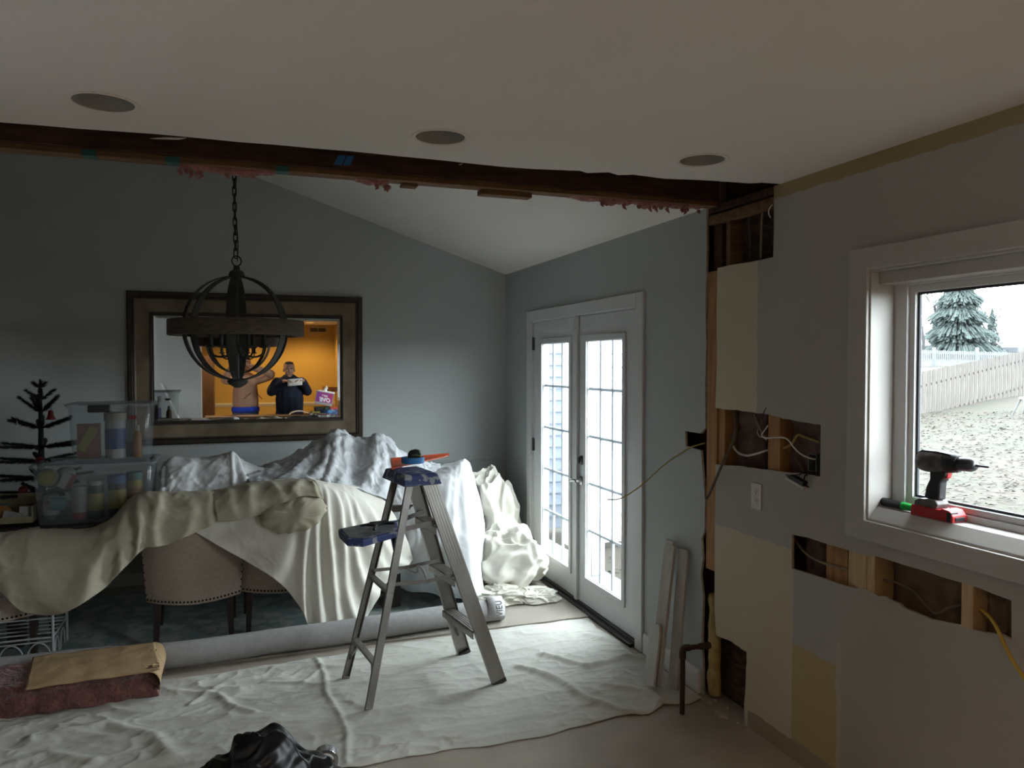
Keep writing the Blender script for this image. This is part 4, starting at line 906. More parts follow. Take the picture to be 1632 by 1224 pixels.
# white sheet over the table end
cloth('bed_sheet', [
 [(585,778,5.34),(610,795,5.15),(612,850,5.10),(606,895,5.15),(600,931,5.22)],
 [(615,768,5.38),(628,790,5.15),(630,850,5.08),(628,895,5.14),(625,935,5.22)],
 [(640,760,5.42),(650,785,5.15),(655,850,5.05),(652,900,5.12),(650,939,5.22)],
 [(680,750,5.46),(690,772,5.15),(693,845,5.0),(697,905,5.0),(700,948,5.06)],
 [(708,741,5.5),(720,756,5.2),(726,840,4.98),(733,905,4.92),(742,955,4.90)],
 [(730,736,5.6),(740,742,5.28),(752,830,5.07),(758,900,5.0),(762,950,4.97)],
 [(738,736,5.75),(749,745,5.45),(768,830,5.3),(764,890,5.22),(766,938,5.18)],
 [(745,742,5.95),(754,760,5.75),(772,836,5.66),(766,880,5.6),(767,928,5.5)]], 110, 90, sheet_w,
 'bright white bed sheet draped over the table end behind the ladder', 'sheet', fo=[(.62,.30,.035,.06,.012,.022,.1,.4),(.66,.45,.03,.05,.012,.024,.1,.4),(.70,.62,.03,.04,.010,.028,.1,.4),(.76,.76,.025,.035,.008,.030,.1,.4),(.84,.86,.025,.035,.008,.026,.1,.4),(.45,.15,.04,.06,.012,.014,.1,.4)], cr=[(.007,7,31,(1.3,1,.8)),(.003,20,35)])
# thin sheet over the peaked pile in the middle
cloth('plastic_sheet', [
 [(380,760,6.05),(388,750,5.62),(392,758,5.32),(398,772,5.10)],
 [(430,758,6.05),(435,742,5.65),(435,755,5.32),(438,768,5.10)],
 [(480,752,6.05),(484,719,5.65),(480,746,5.32),(478,767,5.10)],
 [(518,748,6.05),(522,699,5.62),(514,742,5.32),(508,770,5.10)],
 [(540,748,6.05),(541,688,5.60),(534,736,5.32),(528,774,5.10)],
 [(566,752,6.05),(566,698,5.60),(560,752,5.32),(556,782,5.10)],
 [(590,752,6.05),(590,701,5.55),(590,748,5.30),(586,790,5.11)],
 [(612,752,6.05),(612,698,5.52),(616,752,5.30),(618,798,5.12)],
 [(640,754,6.05),(640,720,5.50),(646,770,5.28),(650,803,5.14)],
 [(672,756,6.05),(670,737,5.50),(678,764,5.28),(684,798,5.16)],
 [(704,756,6.05),(702,743,5.52),(712,762,5.30),(720,786,5.18)]], 150, 90, plastic_s,
 'thin pale sheet peaked over the pile on the table below the mirror', 'sheet', fo=[(.40,.25,.025,.05,.02,.02,0,.3),(.40,.36,.025,.04,.022,.02,0,.3),(.41,.47,.025,.05,.02,.02,0,.3),(.70,.56,.025,.05,.02,.02,0,.3),(.70,.66,.025,.05,.02,.02,0,.3),(.71,.80,.025,.05,.02,.02,0,.3),(.3,.16,.03,.04,.012,.014,0,.4)], cr=[(.022,5,41),(.011,14,43)], solid=.002)
# white cover bundle on the left of the pile
cloth('bed_sheet', [
 [(266,745,5.85),(260,742,5.52),(257,765,5.32),(256,792,5.16)],
 [(284,738,5.85),(276,731,5.46),(272,760,5.28),(272,792,5.13)],
 [(318,736,5.85),(316,733,5.46),(312,760,5.28),(312,792,5.13)],
 [(352,734,5.85),(355,726,5.46),(352,755,5.28),(352,788,5.12)],
 [(368,732,5.85),(371,724,5.46),(374,755,5.28),(378,784,5.11)],
 [(392,742,5.85),(396,740,5.5),(404,760,5.30),(412,776,5.11)],
 [(436,758,5.85),(440,752,5.52),(446,764,5.32),(452,774,5.12)]], 100, 60, sheet_w,
 'white sheet bundled over a low lump left of the peaked pile', 'sheet', fo=[(.05,.05,.03,.03,.014,.016,.1,.5),(.68,.62,.03,.03,.014,.016,.1,.4),(.70,.75,.03,.04,.012,.016,.1,.4),(.35,.25,.06,.05,.01,.012,.1,.5)], cr=[(.012,6,51),(.007,16,52)])
heap_c = mat('heaped_canvas', (.62,.60,.53), (.57,.55,.48), scale=3, rough=.95, bump=.12, bscale=300, crease=.2, cscale=9)
# crumpled cloths in the corner by the doors
def crumple(name, c, r, m, label, seed, amp=.20, zmin=.016, n=(170, 90), lean=(0, 0), fold=1.0):
    n1, n2 = n; P = np.zeros((n1, n2, 3))
    for i in range(n1):
        for j in range(n2):
            a = 2*PI*i/(n1-1); b = -.35+(PI/2+.35)*j/(n2-1); d = Vector((math.cos(a)*math.cos(b), math.sin(a)*math.cos(b), math.sin(b)))
            w = Vector((nz3(d, 1.3, seed), nz3(d, 1.3, seed+1), nz3(d, 1.3, seed+2)))*.6; q = d+w; off = Vector((seed*3.1, seed*1.7, seed*.9))
            D1 = noise.voronoi((q+off)*1.9*fold)[0]; D2 = noise.voronoi((q*1.1+off)*4.2*fold)[0]
            e1 = D1[1]-D1[0]; e2 = D2[1]-D2[0]; k = math.exp(-e1/.34); k2 = math.exp(-e2/.30)
            s = 1+amp*(.95*k+.16*k2+.9*nz3(q, 1.5, seed+3)-.45); p = Vector((d.x*r[0]*s, d.y*r[1]*s, d.z*r[2]*s)); z = max(zmin-c[2]+.004*k2+.004, p.z)
            P[i, j] = (c[0]+p.x+lean[0]*max(0, z), c[1]+p.y+lean[1]*max(0, z), c[2]+z)
    for _ in range(3):
        Q = P.copy(); Q[:, 1:-1] = (P[:, 1:-1]*2+P[:, :-2]+P[:, 2:])/4; Q = (2*Q+np.roll(Q[:-1], 1, 0)[list(range(n1-1))+[0]]+np.roll(Q[:-1], -1, 0)[list(range(n1-1))+[0]])/4; Q[-1] = Q[0]; P = Q
    P[:, :, 2] = np.maximum(P[:, :, 2], zmin); o = MB().grid(P).build(name, m, smooth=180); tag(o, label, 'drop cloth'); return o
crumple('crumpled_cloth', (1.86, 5.33, .19), (.27, .24, .27), heap_c, 'crumpled cream canvas heap on the carpet beside the French doors', 3, .36)
crumple('crumpled_cloth', (1.93, 5.86, .30), (.22, .22, .50), heap_c, 'taller peaked canvas heap in the corner behind the crumpled heap', 9, .32, lean=(-.10, 0))
crumple('crumpled_cloth', (1.72, 5.04, .04), (.20, .12, .085), heap_c, 'small low fold of canvas on the carpet next to the sheet hem', 14, .4)
crumple('crumpled_cloth', (1.97, 5.01, .035), (.15, .105, .06), heap_c, 'flat corner of canvas spread on the carpet in front of the heap', 18, .35)
# ---- floor drop cloth
floor_c = mat('floor_canvas', (.55,.545,.50), (.49,.485,.44), scale=4, rough=.95, bump=.10, bscale=300, crease=.30, cscale=8)
nt = floor_c.node_tree; b = nt.nodes['Principled BSDF']; base = b.inputs['Base Color'].links[0].from_socket
geo = _n(nt, 'ShaderNodeNewGeometry'); mp = _n(nt, 'ShaderNodeMapping'); mp.inputs['Scale'].default_value = (1.3, 4.5, 1); nt.links.new(geo.outputs['Position'], mp.inputs[0])
nz_ = _n(nt, 'ShaderNodeTexNoise'); nz_.inputs['Scale'].default_value = 1.6; nz_.inputs['Detail'].default_value = 6; nt.links.new(mp.outputs[0], nz_.inputs['Vector'])
cr = _n(nt, 'ShaderNodeValToRGB'); cr.color_ramp.elements[0].position = .56; cr.color_ramp.elements[1].position = .70; nt.links.new(nz_.outputs['Fac'], cr.inputs[0])
sx_ = _n(nt, 'ShaderNodeSeparateXYZ'); nt.links.new(geo.outputs['Position'], sx_.inputs[0])
mr = _n(nt, 'ShaderNodeMapRange'); mr.inputs[1].default_value = 3.75; mr.inputs[2].default_value = 3.28; nt.links.new(sx_.outputs['Y'], mr.inputs[0])
mu = _n(nt, 'ShaderNodeMath', operation='MULTIPLY'); nt.links.new(cr.outputs[0], mu.inputs[0]); nt.links.new(mr.outputs[0], mu.inputs[1])
mx = _n(nt, 'ShaderNodeMix', data_type='RGBA'); nt.links.new(mu.outputs[0], mx.inputs[0]); nt.links.new(base, mx.inputs[6]); mx.inputs[7].default_value = (.36,.30,.23,1); nt.links.new(mx.outputs[2], b.inputs['Base Color'])
fr = [(-1.9,3.30),(-.6,3.24),(.379,3.20),(.70,3.205),(1.03,3.174),(1.45,3.19),(1.70,3.225),(1.86,3.215),(1.97,3.265),(2.10,3.235),(2.205,3.26)]
bk = [(-1.9,4.52),(-.9,4.50),(-.37,4.42),(.0,4.43),(.39,4.47),(.8,4.52),(1.36,4.555),(2.0,4.57),(2.175,4.562)]
fx, fy = zip(*fr); bx, by = zip(*bk)
ridges = [([(.395,4.46),(.42,4.2),(.40,3.95),(.44,3.7),(.45,3.5),(.41,3.22)],.010,.016), ([(.62,3.66),(1.0,3.70),(1.35,3.74),(1.6,3.80)],.007,.03), ([(1.45,3.95),(1.60,3.70),(1.63,3.45),(1.78,3.22)],.016,.028),
 ([(1.66,4.05),(1.82,3.80),(1.95,3.83),(2.08,3.86),(2.16,3.80)],.018,.030), ([(1.80,3.55),(1.95,3.42),(1.98,3.28)],.020,.030), ([(1.70,3.62),(1.85,3.60),(1.98,3.68)],.008,.02), ([(-.35,4.25),(-.12,4.12),(-.05,3.95),(.05,3.85)],.014,.022), ([(-.25,4.05),(-.1,4.25),(.05,4.28)],.011,.018),
 ([(-.9,3.9),(-.6,3.95),(-.38,3.75),(-.3,3.55)],.020,.035), ([(-1.1,3.6),(-.8,3.75),(-.6,3.6)],.014,.03), ([(.1,4.2),(.3,4.12),(.38,4.25)],.008,.015), ([(.45,3.42),(.9,3.36),(1.4,3.37)],.006,.03), ([(1.05,3.98),(1.25,4.05),(1.45,4.25)],.006,.03), ([(2.02,4.28),(2.12,4.12),(2.19,4.02)],.012,.03)]
n1, n2 = 520, 190; X = np.zeros((n1, n2)); Y = np.zeros((n1, n2))
for i in range(n1):
    x = -1.9+4.10*i/(n1-1); y0, y1 = np.interp(x, fx, fy), np.interp(x, bx, by); X[i] = x; Y[i] = y0+(y1-y0)*np.linspace(0, 1, n2)+.008*math.sin(x*9)+.006*math.sin(x*23)
Z = np.full((n1, n2), .006)
for pl, h, w in ridges:
    best = np.full((n1, n2), 9.)
    for (x0, y0), (x1, y1) in zip(pl[:-1], pl[1:]):
        dx, dy = x1-x0, y1-y0; t = np.clip(((X-x0)*dx+(Y-y0)*dy)/(dx*dx+dy*dy), 0, 1); best = np.minimum(best, np.hypot(X-x0-t*dx, Y-y0-t*dy))
    Z += h*np.exp(-(best/w)**2)
for i in range(n1):
    for j in range(n2):
        x, y = X[i, j], Y[i, j]; wy = y+.10*nz3((x, y, 0), 1.6, 3); wx = x+.10*nz3((x, y, 0), 1.6, 5)
        k = 1-abs(nz3((wx*.55, wy*1.9, 0), 3.2, 1))*2.6; k2 = 1-abs(nz3((wx*.7, wy*1.5, 0), 8, 2))*2.6
        d = .45+.55*min(1, max(0, nz3((x, y, 0), 1.3, 8)+.55)); k3 = 1-abs(nz3((wx*.8, wy*1.6, 0), 19, 4))*2.6; Z[i, j] += (.011*max(0, k)**3+.0070*max(0, k2)**2+.0030*max(0, k3)**2)*d*(1.15-.30*min(1, max(0, (x-.6)/1.0)))
ed = np.minimum(np.minimum(np.arange(n2)[None, :], np.arange(n2)[::-1][None, :])/4, 1); Z = .004+(Z-.004)*(.35+.65*ed)
cutx = np.array([XR-.02 if (y < DY0-.1) else XR-.075 for y in np.linspace(3.2, 4.6, 60)])
Xc = np.minimum(X, np.interp(Y, np.linspace(3.2, 4.6, 60), cutx)+.012*np.sin(Y*17))
P = np.stack([Xc, Y, Z], 2); o = MB().grid(P).build('drop_cloth', floor_c, smooth=180, solid=.003)
tag(o, 'wide wrinkled canvas drop cloth spread on the floor under the ladder', 'drop cloth')
# ================================================================= DINING TABLE AND CHAIRS UNDER THE CLOTH
dark_wood = mat('espresso_wood', (.030,.020,.015), (.018,.012,.009), scale=5, rough=.5, stretch=(8,8,1))
tbl = thing('dining_table', 'dark dining table hidden under the drop cloths', 'table', (.1, 5.55, .012))
MB().box(-1.42, 1.42, 5.08, 6.04, .70, .742).build('tabletop', dark_wood, tbl, smooth=0, bevel=.004)
MB().box(-1.30, 1.30, 5.16, 5.96, .60, .6995).build('apron', dark_wood, tbl, smooth=0)
for x in (-1.26, .99):
    for y in (5.20, 5.92): mb = MB(); mb.obox((x, y, .313), (.085,.085,.572)); mb.build('leg', dark_wood, tbl, smooth=0, bevel=.004)
linen = mat('oatmeal_linen', (.42,.345,.28), (.37,.30,.245), scale=60, rough=.95, bump=.25, bscale=260)
nail_m = mat('dark_nailhead', (.02,.017,.014), rough=.35, metal=.8)
def dining_chair(x, y, label, hb=.60):
    t = thing('dining_chair', label, 'chair', (x, y, .012), 0, 'nailhead chairs under the drop cloth')
    n, m_ = 24, 12; O = np.zeros((n, m_, 3)); I = np.zeros((n, m_, 3))
    for i in range(n):
        a = -1+2*i/(n-1)
        for j in range(m_):
            z = .285+hb*j/(m_-1); w = .265+.025*min(1, (z-.285)/.35); yy = y+.105*abs(a)**2.2+.02*(z-.285)
            O[i, j] = (x+w*a, yy, z-.012*(1-abs(a)) if j == 0 else z)
            I[i, j] = (x+(w-.04)*a*.96, yy+.085, z)
    mb = MB(); mb.grid(O, flip=False); k = len(mb.v); mb.grid(I, flip=True)
    ring = [(i, 0) for i in range(n)]+[(n-1, j) for j in range(1, m_)]+[(i, m_-1) for i in range(n-2, -1, -1)]+[(0, j) for j in range(m_-2, 0, -1)]
    for q in range(len(ring)):
        a, b = ring[q], ring[(q+1) % len(ring)]; ia, ib = a[0]*m_+a[1], b[0]*m_+b[1]; mb.f.append((ia, ib, k+ib, k+ia)); mb.m.append(0)
    back = mb.build('backrest', linen, t, smooth=60)
    mb = MB()
    for q in range(26):
        a = -.96+1.92*q/25; w = .267; mb.ell((x+w*a, y+.105*abs(a)**2.2-.001, .302-.012*(1-abs(a))), (.0065,.004,.0065), 8, 5)
    for q in range(int((hb-.09)/.045)):
        for s in (-1, 1): z = .33+.045*q; mb.ell((x+s*(.262+.025*min(1,(z-.285)/.35)), y+.094+.02*(z-.285), z), (.005,.004,.005), 6, 4)
    mb.build('nailhead_trim', nail_m, back)
    mb = MB(); mb.box(x-.25, x+.25, y+.10, y+.50, .30, .37); mb.build('seat_frame', linen, t, smooth=0, bevel=.01)
    mb = MB(); mb.box(x-.245, x+.245, y+.12, y+.505, .3705, .47); mb.build('seat', linen, t, smooth=0, bevel=.03, seg=3)
    for sx, yy, k in ((-.2, .10, -.05), (.2, .10, -.05), (-.21, .46, 0), (.21, .46, 0)):
        MB().bar((x+sx, y+yy, .30), (x+sx*1.05, y+yy+k, .027), .042, .042, up=(0,1,0), w2=.028, h2=.028).build('leg', dark_wood, t, smooth=0, bevel=.003)
    return t
cA = PY(308, 915, 4.86)[0]
dining_chair(cA, 4.845, 'oatmeal nailhead dining chair with its back showing below the cloth swag')
dining_chair(PY(452, 915, 4.9)[0], 4.90, 'nailhead dining chair half hidden behind the hanging cream drape')
dining_chair(PY(-22, 915, 4.86)[0], 4.86, 'nailhead dining chair under the sagging cloth at the far left edge', .36)
# things under the white end sheet: an end chair
# ================================================================= ROLLED RUG
rug_top = mat('teal_pattern_rug', (.26,.36,.36), (.48,.52,.49), scale=9, rough=1, bump=.4, bscale=200, thr=(.44,.54), detail=8)
rug_back = mat('grey_rug_backing', (.34,.335,.33), (.30,.295,.29), scale=30, rough=.95, bump=.3, bscale=200)
rug = thing('rolled_rug', 'teal rug with its near edge rolled up, grey backing outward', 'rug', (.2, 4.7, .0125))
xs = np.linspace(-1.62, 1.615, 90); n = 26; P = np.zeros((len(xs), n*3, 3)); rr0 = .076
for i, x in enumerate(xs):
    cyy = np.interp(x, [-1.62,-.9,-.37,.39,1.0,1.615], [4.66,4.63,4.565,4.60,4.66,4.70])+.006*math.sin(x*6)
    for j in range(n*3):
        t = j/(n*3-1); a = -PI/2-t*2*PI*2.4; r = rr0*(1-.62*t)+.002*nz3((x*3, a, 0), 1)
        P[i, j] = (x, cyy-r*math.cos(a)*-1, .0145+rr0+r*math.sin(a)+.004*abs(nz3((x, 0, 0), 2)))
MB().grid(P).build('roll', rug_back, rug, smooth=60, solid=.006)
P = np.zeros((len(xs), 30, 3))
for i, x in enumerate(xs):
    cyy = np.interp(x, [-1.62,-.9,-.37,.39,1.0,1.615], [4.66,4.63,4.565,4.60,4.66,4.70])+.01
    for j in range(30): P[i, j] = (x, cyy+(6.2-cyy)*(j/29)**1.5, .0145+.010*abs(nz3((x, j*.06, 0), 2.2))*(j < 12))
MB().grid(P).build('flat_pile', rug_top, rug, smooth=60, solid=.006)
xe = 1.56; mb = MB(); P = np.zeros((2, 20, 3))
ink = mat('printed_grey_ink', (.10,.10,.10), rough=.9); label_m = mat('woven_label_band', (.52,.52,.52), rough=.9)
for i, x in enumerate((1.50, 1.609)):
    for j in range(20): a = math.radians(200-150*j/19); P[i, j] = (x, 4.70+(rr0+.0045)*math.cos(a), .0145+rr0+(rr0+.0045)*math.sin(a))
MB().grid(P).build('label_band', label_m, rug, smooth=60, solid=.001)
cu = bpy.data.curves.new('rug_lettering', 'FONT'); cu.body = 'VIEU'; cu.size = .062; cu.extrude = .0006; cu.space_character = 1.05; cu.align_x = 'LEFT'
to = bpy.data.objects.new('rug_lettering', cu); me = bpy.data.meshes.new_from_object(to); mb = MB()
vs = []
for v in me.vertices:
    a = math.radians(196)-v.co.x/rr0*.72; r = rr0+.0058+v.co.z; vs.append((1.592-v.co.y*1.0, 4.70+r*math.cos(a), .0145+rr0+r*math.sin(a)))
mb.add(vs, [tuple(p.vertices) for p in me.polygons]); mb.build('lettering', ink, rug, smooth=0); bpy.data.objects.remove(to)
# ================================================================= PINK INSULATION BATT
kraft = mat('kraft_paper', (.40,.27,.145), (.32,.21,.11), scale=6, rough=.85, bump=.25, bscale=18, crease=.25, cscale=12)
bt = thing('insulation_batt', 'folded pink insulation batt with brown kraft paper on top', 'insulation', (-.9, 4.3, .012))
n1, n2 = 110, 44; P = np.zeros((n1, n2, 3)); xL, xR = -1.62, -.40
for i in range(n1):
    t = i/(n1-1); x = xL+(xR-xL)*t; h = .150*min(1, ((xR+.012-x)/.09))**.5 if x > xR-.08 else .150
    h *= 1-.20*max(0, min(1, (-1.0-x)/.5)); yb, yf = 4.50, 4.135+.075*t
    for j in range(n2):
        s = j/(n2-1); ang = s*PI
        if s < .35: y, z = yf+.0, .014+h*(s/.35)
        elif s < .65: y, z = yf+(yb-yf)*((s-.35)/.30), .014+h
        else: y, z = yb, .014+h*(1-(s-.65)/.35)
        d = .016*nz3((x, y*1.5, z*2), 11)+.010*nz3((x, y, z), 28)+.018*nz3((x*1.0, 0, z*3), 5); mid = -.020*math.exp(-((s-.19)/.05)**2)
        P[i, j] = (x, y-(d+mid if s < .35 else -d*.3), max(.013, z+(.4*d if .3 < s < .7 else 0)))
MB().grid(P).build('wool', pink_wool, bt, smooth=180, solid=.004)
n1, n2 = 70, 26; P = np.zeros((n1, n2, 3))
for i in range(n1):
    t = i/(n1-1)
    for j in range(n2):
        q = j/(n2-1); L = .78*t; xr = xR-.055
        if L < .58: x, z = -1.03+.06*(1-q)+L, .178
        else: a = (L-.58)/.20*PI*.66; x, z = xr+.072*math.sin(a)-.01, .106+.072*math.cos(a)
        y = 4.13+.09*(.3+.7*t)*0+.06*t+(.40-.04*t)*q
        lip = max(0, 1-q/.22)
        P[i, j] = (x, y-.012*lip, z-.016*lip**2+.006*nz3((x*2, y*3, 0), 5)+.004*math.sin(q*40)*lip+(.012*math.exp(-((q-.27)/.03)**2)))
MB().grid(P).build('paper_facing', kraft, bt, smooth=180, solid=.002)
# ================================================================= BLACK BAG AND TAPE
bagm = mat('black_plastic_film', (.008,.008,.009), (.006,.006,.007), rough=.34, scale=5, bump=.12, bscale=14, spec=.3, crease=.35, cscale=8)
n1, n2 = 150, 80; P = np.zeros((n1, n2, 3)); c = np.array([-.005, 2.93, .0]); rx, ry, rz = .345, .27, .305
for i in range(n1):
    for j in range(n2):
        a = 2*PI*i/(n1-1); b = PI/2*j/(n2-1); d = Vector((math.cos(a)*math.cos(b), math.sin(a)*math.cos(b), math.sin(b)))
        q = d*1.0+Vector((nz3(d, 1.5, 3), nz3(d, 1.5, 4), nz3(d, 1.5, 5)))*.5; V1 = noise.voronoi(q*1.7+Vector((9, 2, 4)))[0]; V2 = noise.voronoi(q*3.6)[0]
        s = .84+.20*math.exp(-(V1[1]-V1[0])/.30)+.05*math.exp(-(V2[1]-V2[0])/.25)+.22*nz3(d, 1.5, 8)
        lob = 1+.22*math.exp(-((d.x-.33)/.22)**2)
        P[i, j] = c+np.array([d.x*rx*s, d.y*ry*s, max(0.002+.01*(j == 0), d.z*rz*s*lob*(.84 if d.x < -.1 else 1.0))])
for _ in range(3): Q = P.copy(); Q[1:-1, 1:-1] = (P[1:-1, 1:-1]*2+P[1:-1, :-2]+P[1:-1, 2:]+P[:-2, 1:-1]+P[2:, 1:-1])/6; P = Q
tag(MB().grid(P).build('trash_bag', bagm, smooth=180), 'crumpled black plastic trash bag at the bottom edge of the view', 'bag')
dt = thing('duct_tape_roll', 'shiny silver duct tape roll beside the black bag', 'tape', PZ(507, 1220, .0))
c = Vector(PZ(519, 1214, .045)); Mr = Matrix.Rotation(1.45, 3, 'Z') @ Matrix.Rotation(PI/2, 3, 'Y'); silver = mat('silver_duct_tape', (.55,.56,.58), (.45,.46,.48), scale=20, rough=.22, metal=.9, bump=.3, bscale=30)
c.z = .056; dt.location = (c.x, c.y, .004)
MB().lathe([(.038,-.024),(.050,-.024),(.052,-.022),(.052,.022),(.050,.024),(.038,.024),(.038,-.024)], c, 36, Mr, cap=False).build('tape_band', silver, dt)
MB().lathe([(.0362,-.0235),(.0378,-.0235),(.0378,.0235),(.0362,.0235),(.0362,-.0235)], c, 28, Mr, cap=False).build('cardboard_core', kraft, dt)
# ================================================================= PLASTIC BINS
bin_m = glass_mat('clear_bin_plastic', (.93,.95,.96), .05, haze=.20, hazecol=(.26,.29,.30), rough=.12)
lid_m = glass_mat('clear_lid_plastic', (.90,.92,.94), .06, haze=.45, hazecol=(.30,.33,.34), rough=.15)
def storage_bin(x0, x1, y0, y1, z0, z1, label, taper, latch):
    t = thing('storage_bin', label, 'bin', ((x0+x1)/2, (y0+y1)/2, z0)); k = taper; e = .03
    def ringp(a, z, r=.03, n=5):
        X0, X1, Y0, Y1 = x0+a, x1-a, y0+a, y1-a; out = []
        for cx_, cy_, s in ((X1-r, Y1-r, 0), (X0+r, Y1-r, 1), (X0+r, Y0+r, 2), (X1-r, Y0+r, 3)):
            for q in range(n): g = PI/2*(s+q/(n-1)); out.append((cx_+r*math.cos(g), cy_+r*math.sin(g), z))
        return out
    prof = [(k+.004, z0+.0), (k, z0+.012), (.010, z1-.035), (.012, z1-.03), (.0, z1-.028), (.0, z1-.016)]
    rings = [ringp(*p) for p in prof]; m_ = len(rings[0]); mb = MB(); vs = [p for r in rings for p in r]; fs = [tuple(range(m_))]
    for i in range(len(rings)-1): fs += [(i*m_+q, i*m_+(q+1) % m_, (i+1)*m_+(q+1) % m_, (i+1)*m_+q) for q in range(m_)]
    mb.add(vs, fs); mb.build('body', bin_m, t, smooth=40)
    prof = [(-.006, z1-.017), (-.010, z1-.004), (.0, z1), (.045, z1), (.055, z1-.010)]
    rings = [ringp(*p) for p in prof]; mb = MB(); vs = [p for r in rings for p in r]; fs = [tuple(range(4*m_, 5*m_))]
    for i in range(len(rings)-1): fs += [(i*m_+q, i*m_+(q+1) % m_, (i+1)*m_+(q+1) % m_, (i+1)*m_+q) for q in range(m_)]
    mb.add(vs, fs); mb.build('lid', lid_m, t, smooth=40)
    return t
b1 = storage_bin(-1.165, -.505, 5.12, 5.52, .744, 1.105, 'large clear storage bin of craft bottles at the left of the table', .030, None)
for x in (-1.155, -.535): mb = MB(); mb.obox((x+.01, 5.30, 1.085), (.022,.10,.055)); mb.build('latch', mat('dark_latch', (.02,.02,.02), rough=.4) if x < -1 else MATS['dark_latch'], b1, smooth=0, bevel=.005)
b2 = storage_bin(-.985, -.515, 5.16, 5.48, 1.105, 1.462, 'smaller clear storage bin stacked on the large bin, black latch on top', .026, None)
for x in (-.80,): mb = MB(); mb.obox((x, 5.148, 1.432), (.125,.026,.045)); mb.build('latch', black_rub if False else MATS['dark_latch'], b2, smooth=0, bevel=.008, seg=3)
def cm(name, c):
    c = tuple(.36*x for x in c)
    return mat(name, c, tuple(.85*x for x in c), scale=9, rough=.5)
def bottle(x, y, z, r, h, body, cap, band, label, caph=.03, neck=.6, cat='bottle', name='craft_bottle'):
    t = thing(name, label, cat, (x, y, z))
    MB().lathe([(r*.9,.001),(r,.006),(r,h*.74),(r*neck,h*.86),(r*neck,h-caph)], (x, y, z), 18).build('body', body, t)
    MB().lathe([(r*neck*1.15,h-caph),(r*neck*1.15,h-.003),(r*neck,h)], (x, y, z), 18).build('cap', cap, t)
    if band: MB().lathe([(r*1.02,h*.22),(r*1.02,h*.66)], (x, y, z), 18, cap=False).build('wrap_label', band, t)
    return t
W_ = cm('white_plastic', (.6,.6,.58)); CB = cm('blue_label', (.05,.12,.40)); RD = cm('red_plastic', (.45,.05,.05)); YL = cm('yellow_plastic', (.55,.47,.08)); GR = cm('dark_green_plastic', (.03,.10,.06)); TE = cm('teal_plastic', (.06,.28,.28)); OR = cm('orange_plastic_label', (.60,.25,.05)); BK = cm('black_plastic', (.015,.015,.015)); PK = cm('salmon_plastic', (.5,.18,.14)); CR = cm('cream_plastic', (.55,.50,.36))
zb = .760
px_ = lambda u, v, Y: PY(u, v, Y)[0]
bottle(px_(82,800,5.25), 5.25, zb, .045, .15, GR, W_, W_, 'short jar with a white paper label at the left of the large bin', neck=.8)
bottle(px_(128,800,5.22), 5.22, zb, .045, .20, RD, W_, W_, 'white topped jar with red lower part in the large bin', neck=.95, caph=.10)
bottle(px_(153,800,5.21), 5.21, zb, .046, .235, GR, W_, YL, 'dark green bottle with yellow label in the large bin', neck=.9)
bottle(px_(187,800,5.22), 5.22, zb, .052, .26, BK, CB, YL, 'black and yellow bottle with a blue cap in the large bin', neck=.9, caph=.05)
bottle(px_(215,790,5.25), 5.25, zb, .044, .27, YL, TE, OR, 'orange label bottle with a teal cap in the large bin', neck=.95, caph=.05)
t = thing('round_tub', 'round yellow lidded tub lying at the top left of the large bin', 'tub', (px_(78,772,5.3), 5.3, zb+.21)); Mf = Matrix.Rotation(PI/2-.2, 3, 'X')
MB().lathe([(.055,-.04),(.058,.03),(.05,.045),(0,.047)], (px_(78,772,5.3), 5.3, zb+.245), 20, Mf).build('tub', CR, t); MB().lathe([(.045,.046),(.04,.052),(0,.053)], (px_(78,772,5.3), 5.3, zb+.245), 20, Mf).build('lid', YL, t)
o = MB().obox((px_(103,780,5.24), 5.24, zb+.235), (.045,.012,.095), (0,.45,0)).build('tag_card', W_, smooth=0); tag(o, 'white tag card leaning in the large bin', 'card')
o = MB().obox((px_(112,782,5.25), 5.262, zb+.225), (.04,.012,.09), (0,.45,0)).build('tag_card', RD, smooth=0); tag(o, 'red card behind the white tag card in the large bin', 'card')
o = MB().ell((px_(105,765,5.34), 5.34, zb+.26), (.055,.05,.05)).build('foam_ball', W_, smooth=60); tag(o, 'pale foam ball near the lid of the large bin', 'ball')
o = MB().obox((px_(92,812,5.19), 5.19, zb+.105), (.085,.03,.07), (0,.1,0)).build('paint_box', TE, smooth=0, bevel=.003); tag(o, 'grey green box low in the left of the large bin', 'box')
zu = 1.108+.010
bottle(px_(184,700,5.24), 5.24, zu, .058, .285, W_, CR, CB, 'tall white bottle with a blue label in the upper bin', neck=.95, caph=.05)
bottle(px_(219,705,5.24), 5.24, zu, .026, .20, OR, W_, None, 'small orange glue bottle in the right of the upper bin', neck=.45, caph=.09)
o = MB().obox((px_(142,705,5.27), 5.27, zu+.11), (.125,.05,.215)).build('craft_box', PK, smooth=0, bevel=.003); tag(o, 'salmon red craft box in the left of the upper bin', 'box')
o = MB().obox((px_(139,700,5.235), 5.235, zu+.125), (.055,.008,.16), (0,.5,0)).build('yellow_packet', YL, smooth=0, bevel=.002); tag(o, 'yellow packet in front of the salmon red box', 'packet')
o = MB().obox((px_(208,720,5.30), 5.30, zu+.05), (.07,.06,.095)).build('dark_box', BK, smooth=0, bevel=.004); tag(o, 'black box behind the orange glue bottle', 'box')
o = MB().obox((px_(211,667,5.165), 5.1655, 1.375), (.045,.002,.02)).build('bin_sticker', RD, smooth=0); o['kind'] = 'x'; del o['kind']
o.parent = b2; o.location = o.location-b2.location; o.name = 'sticker'
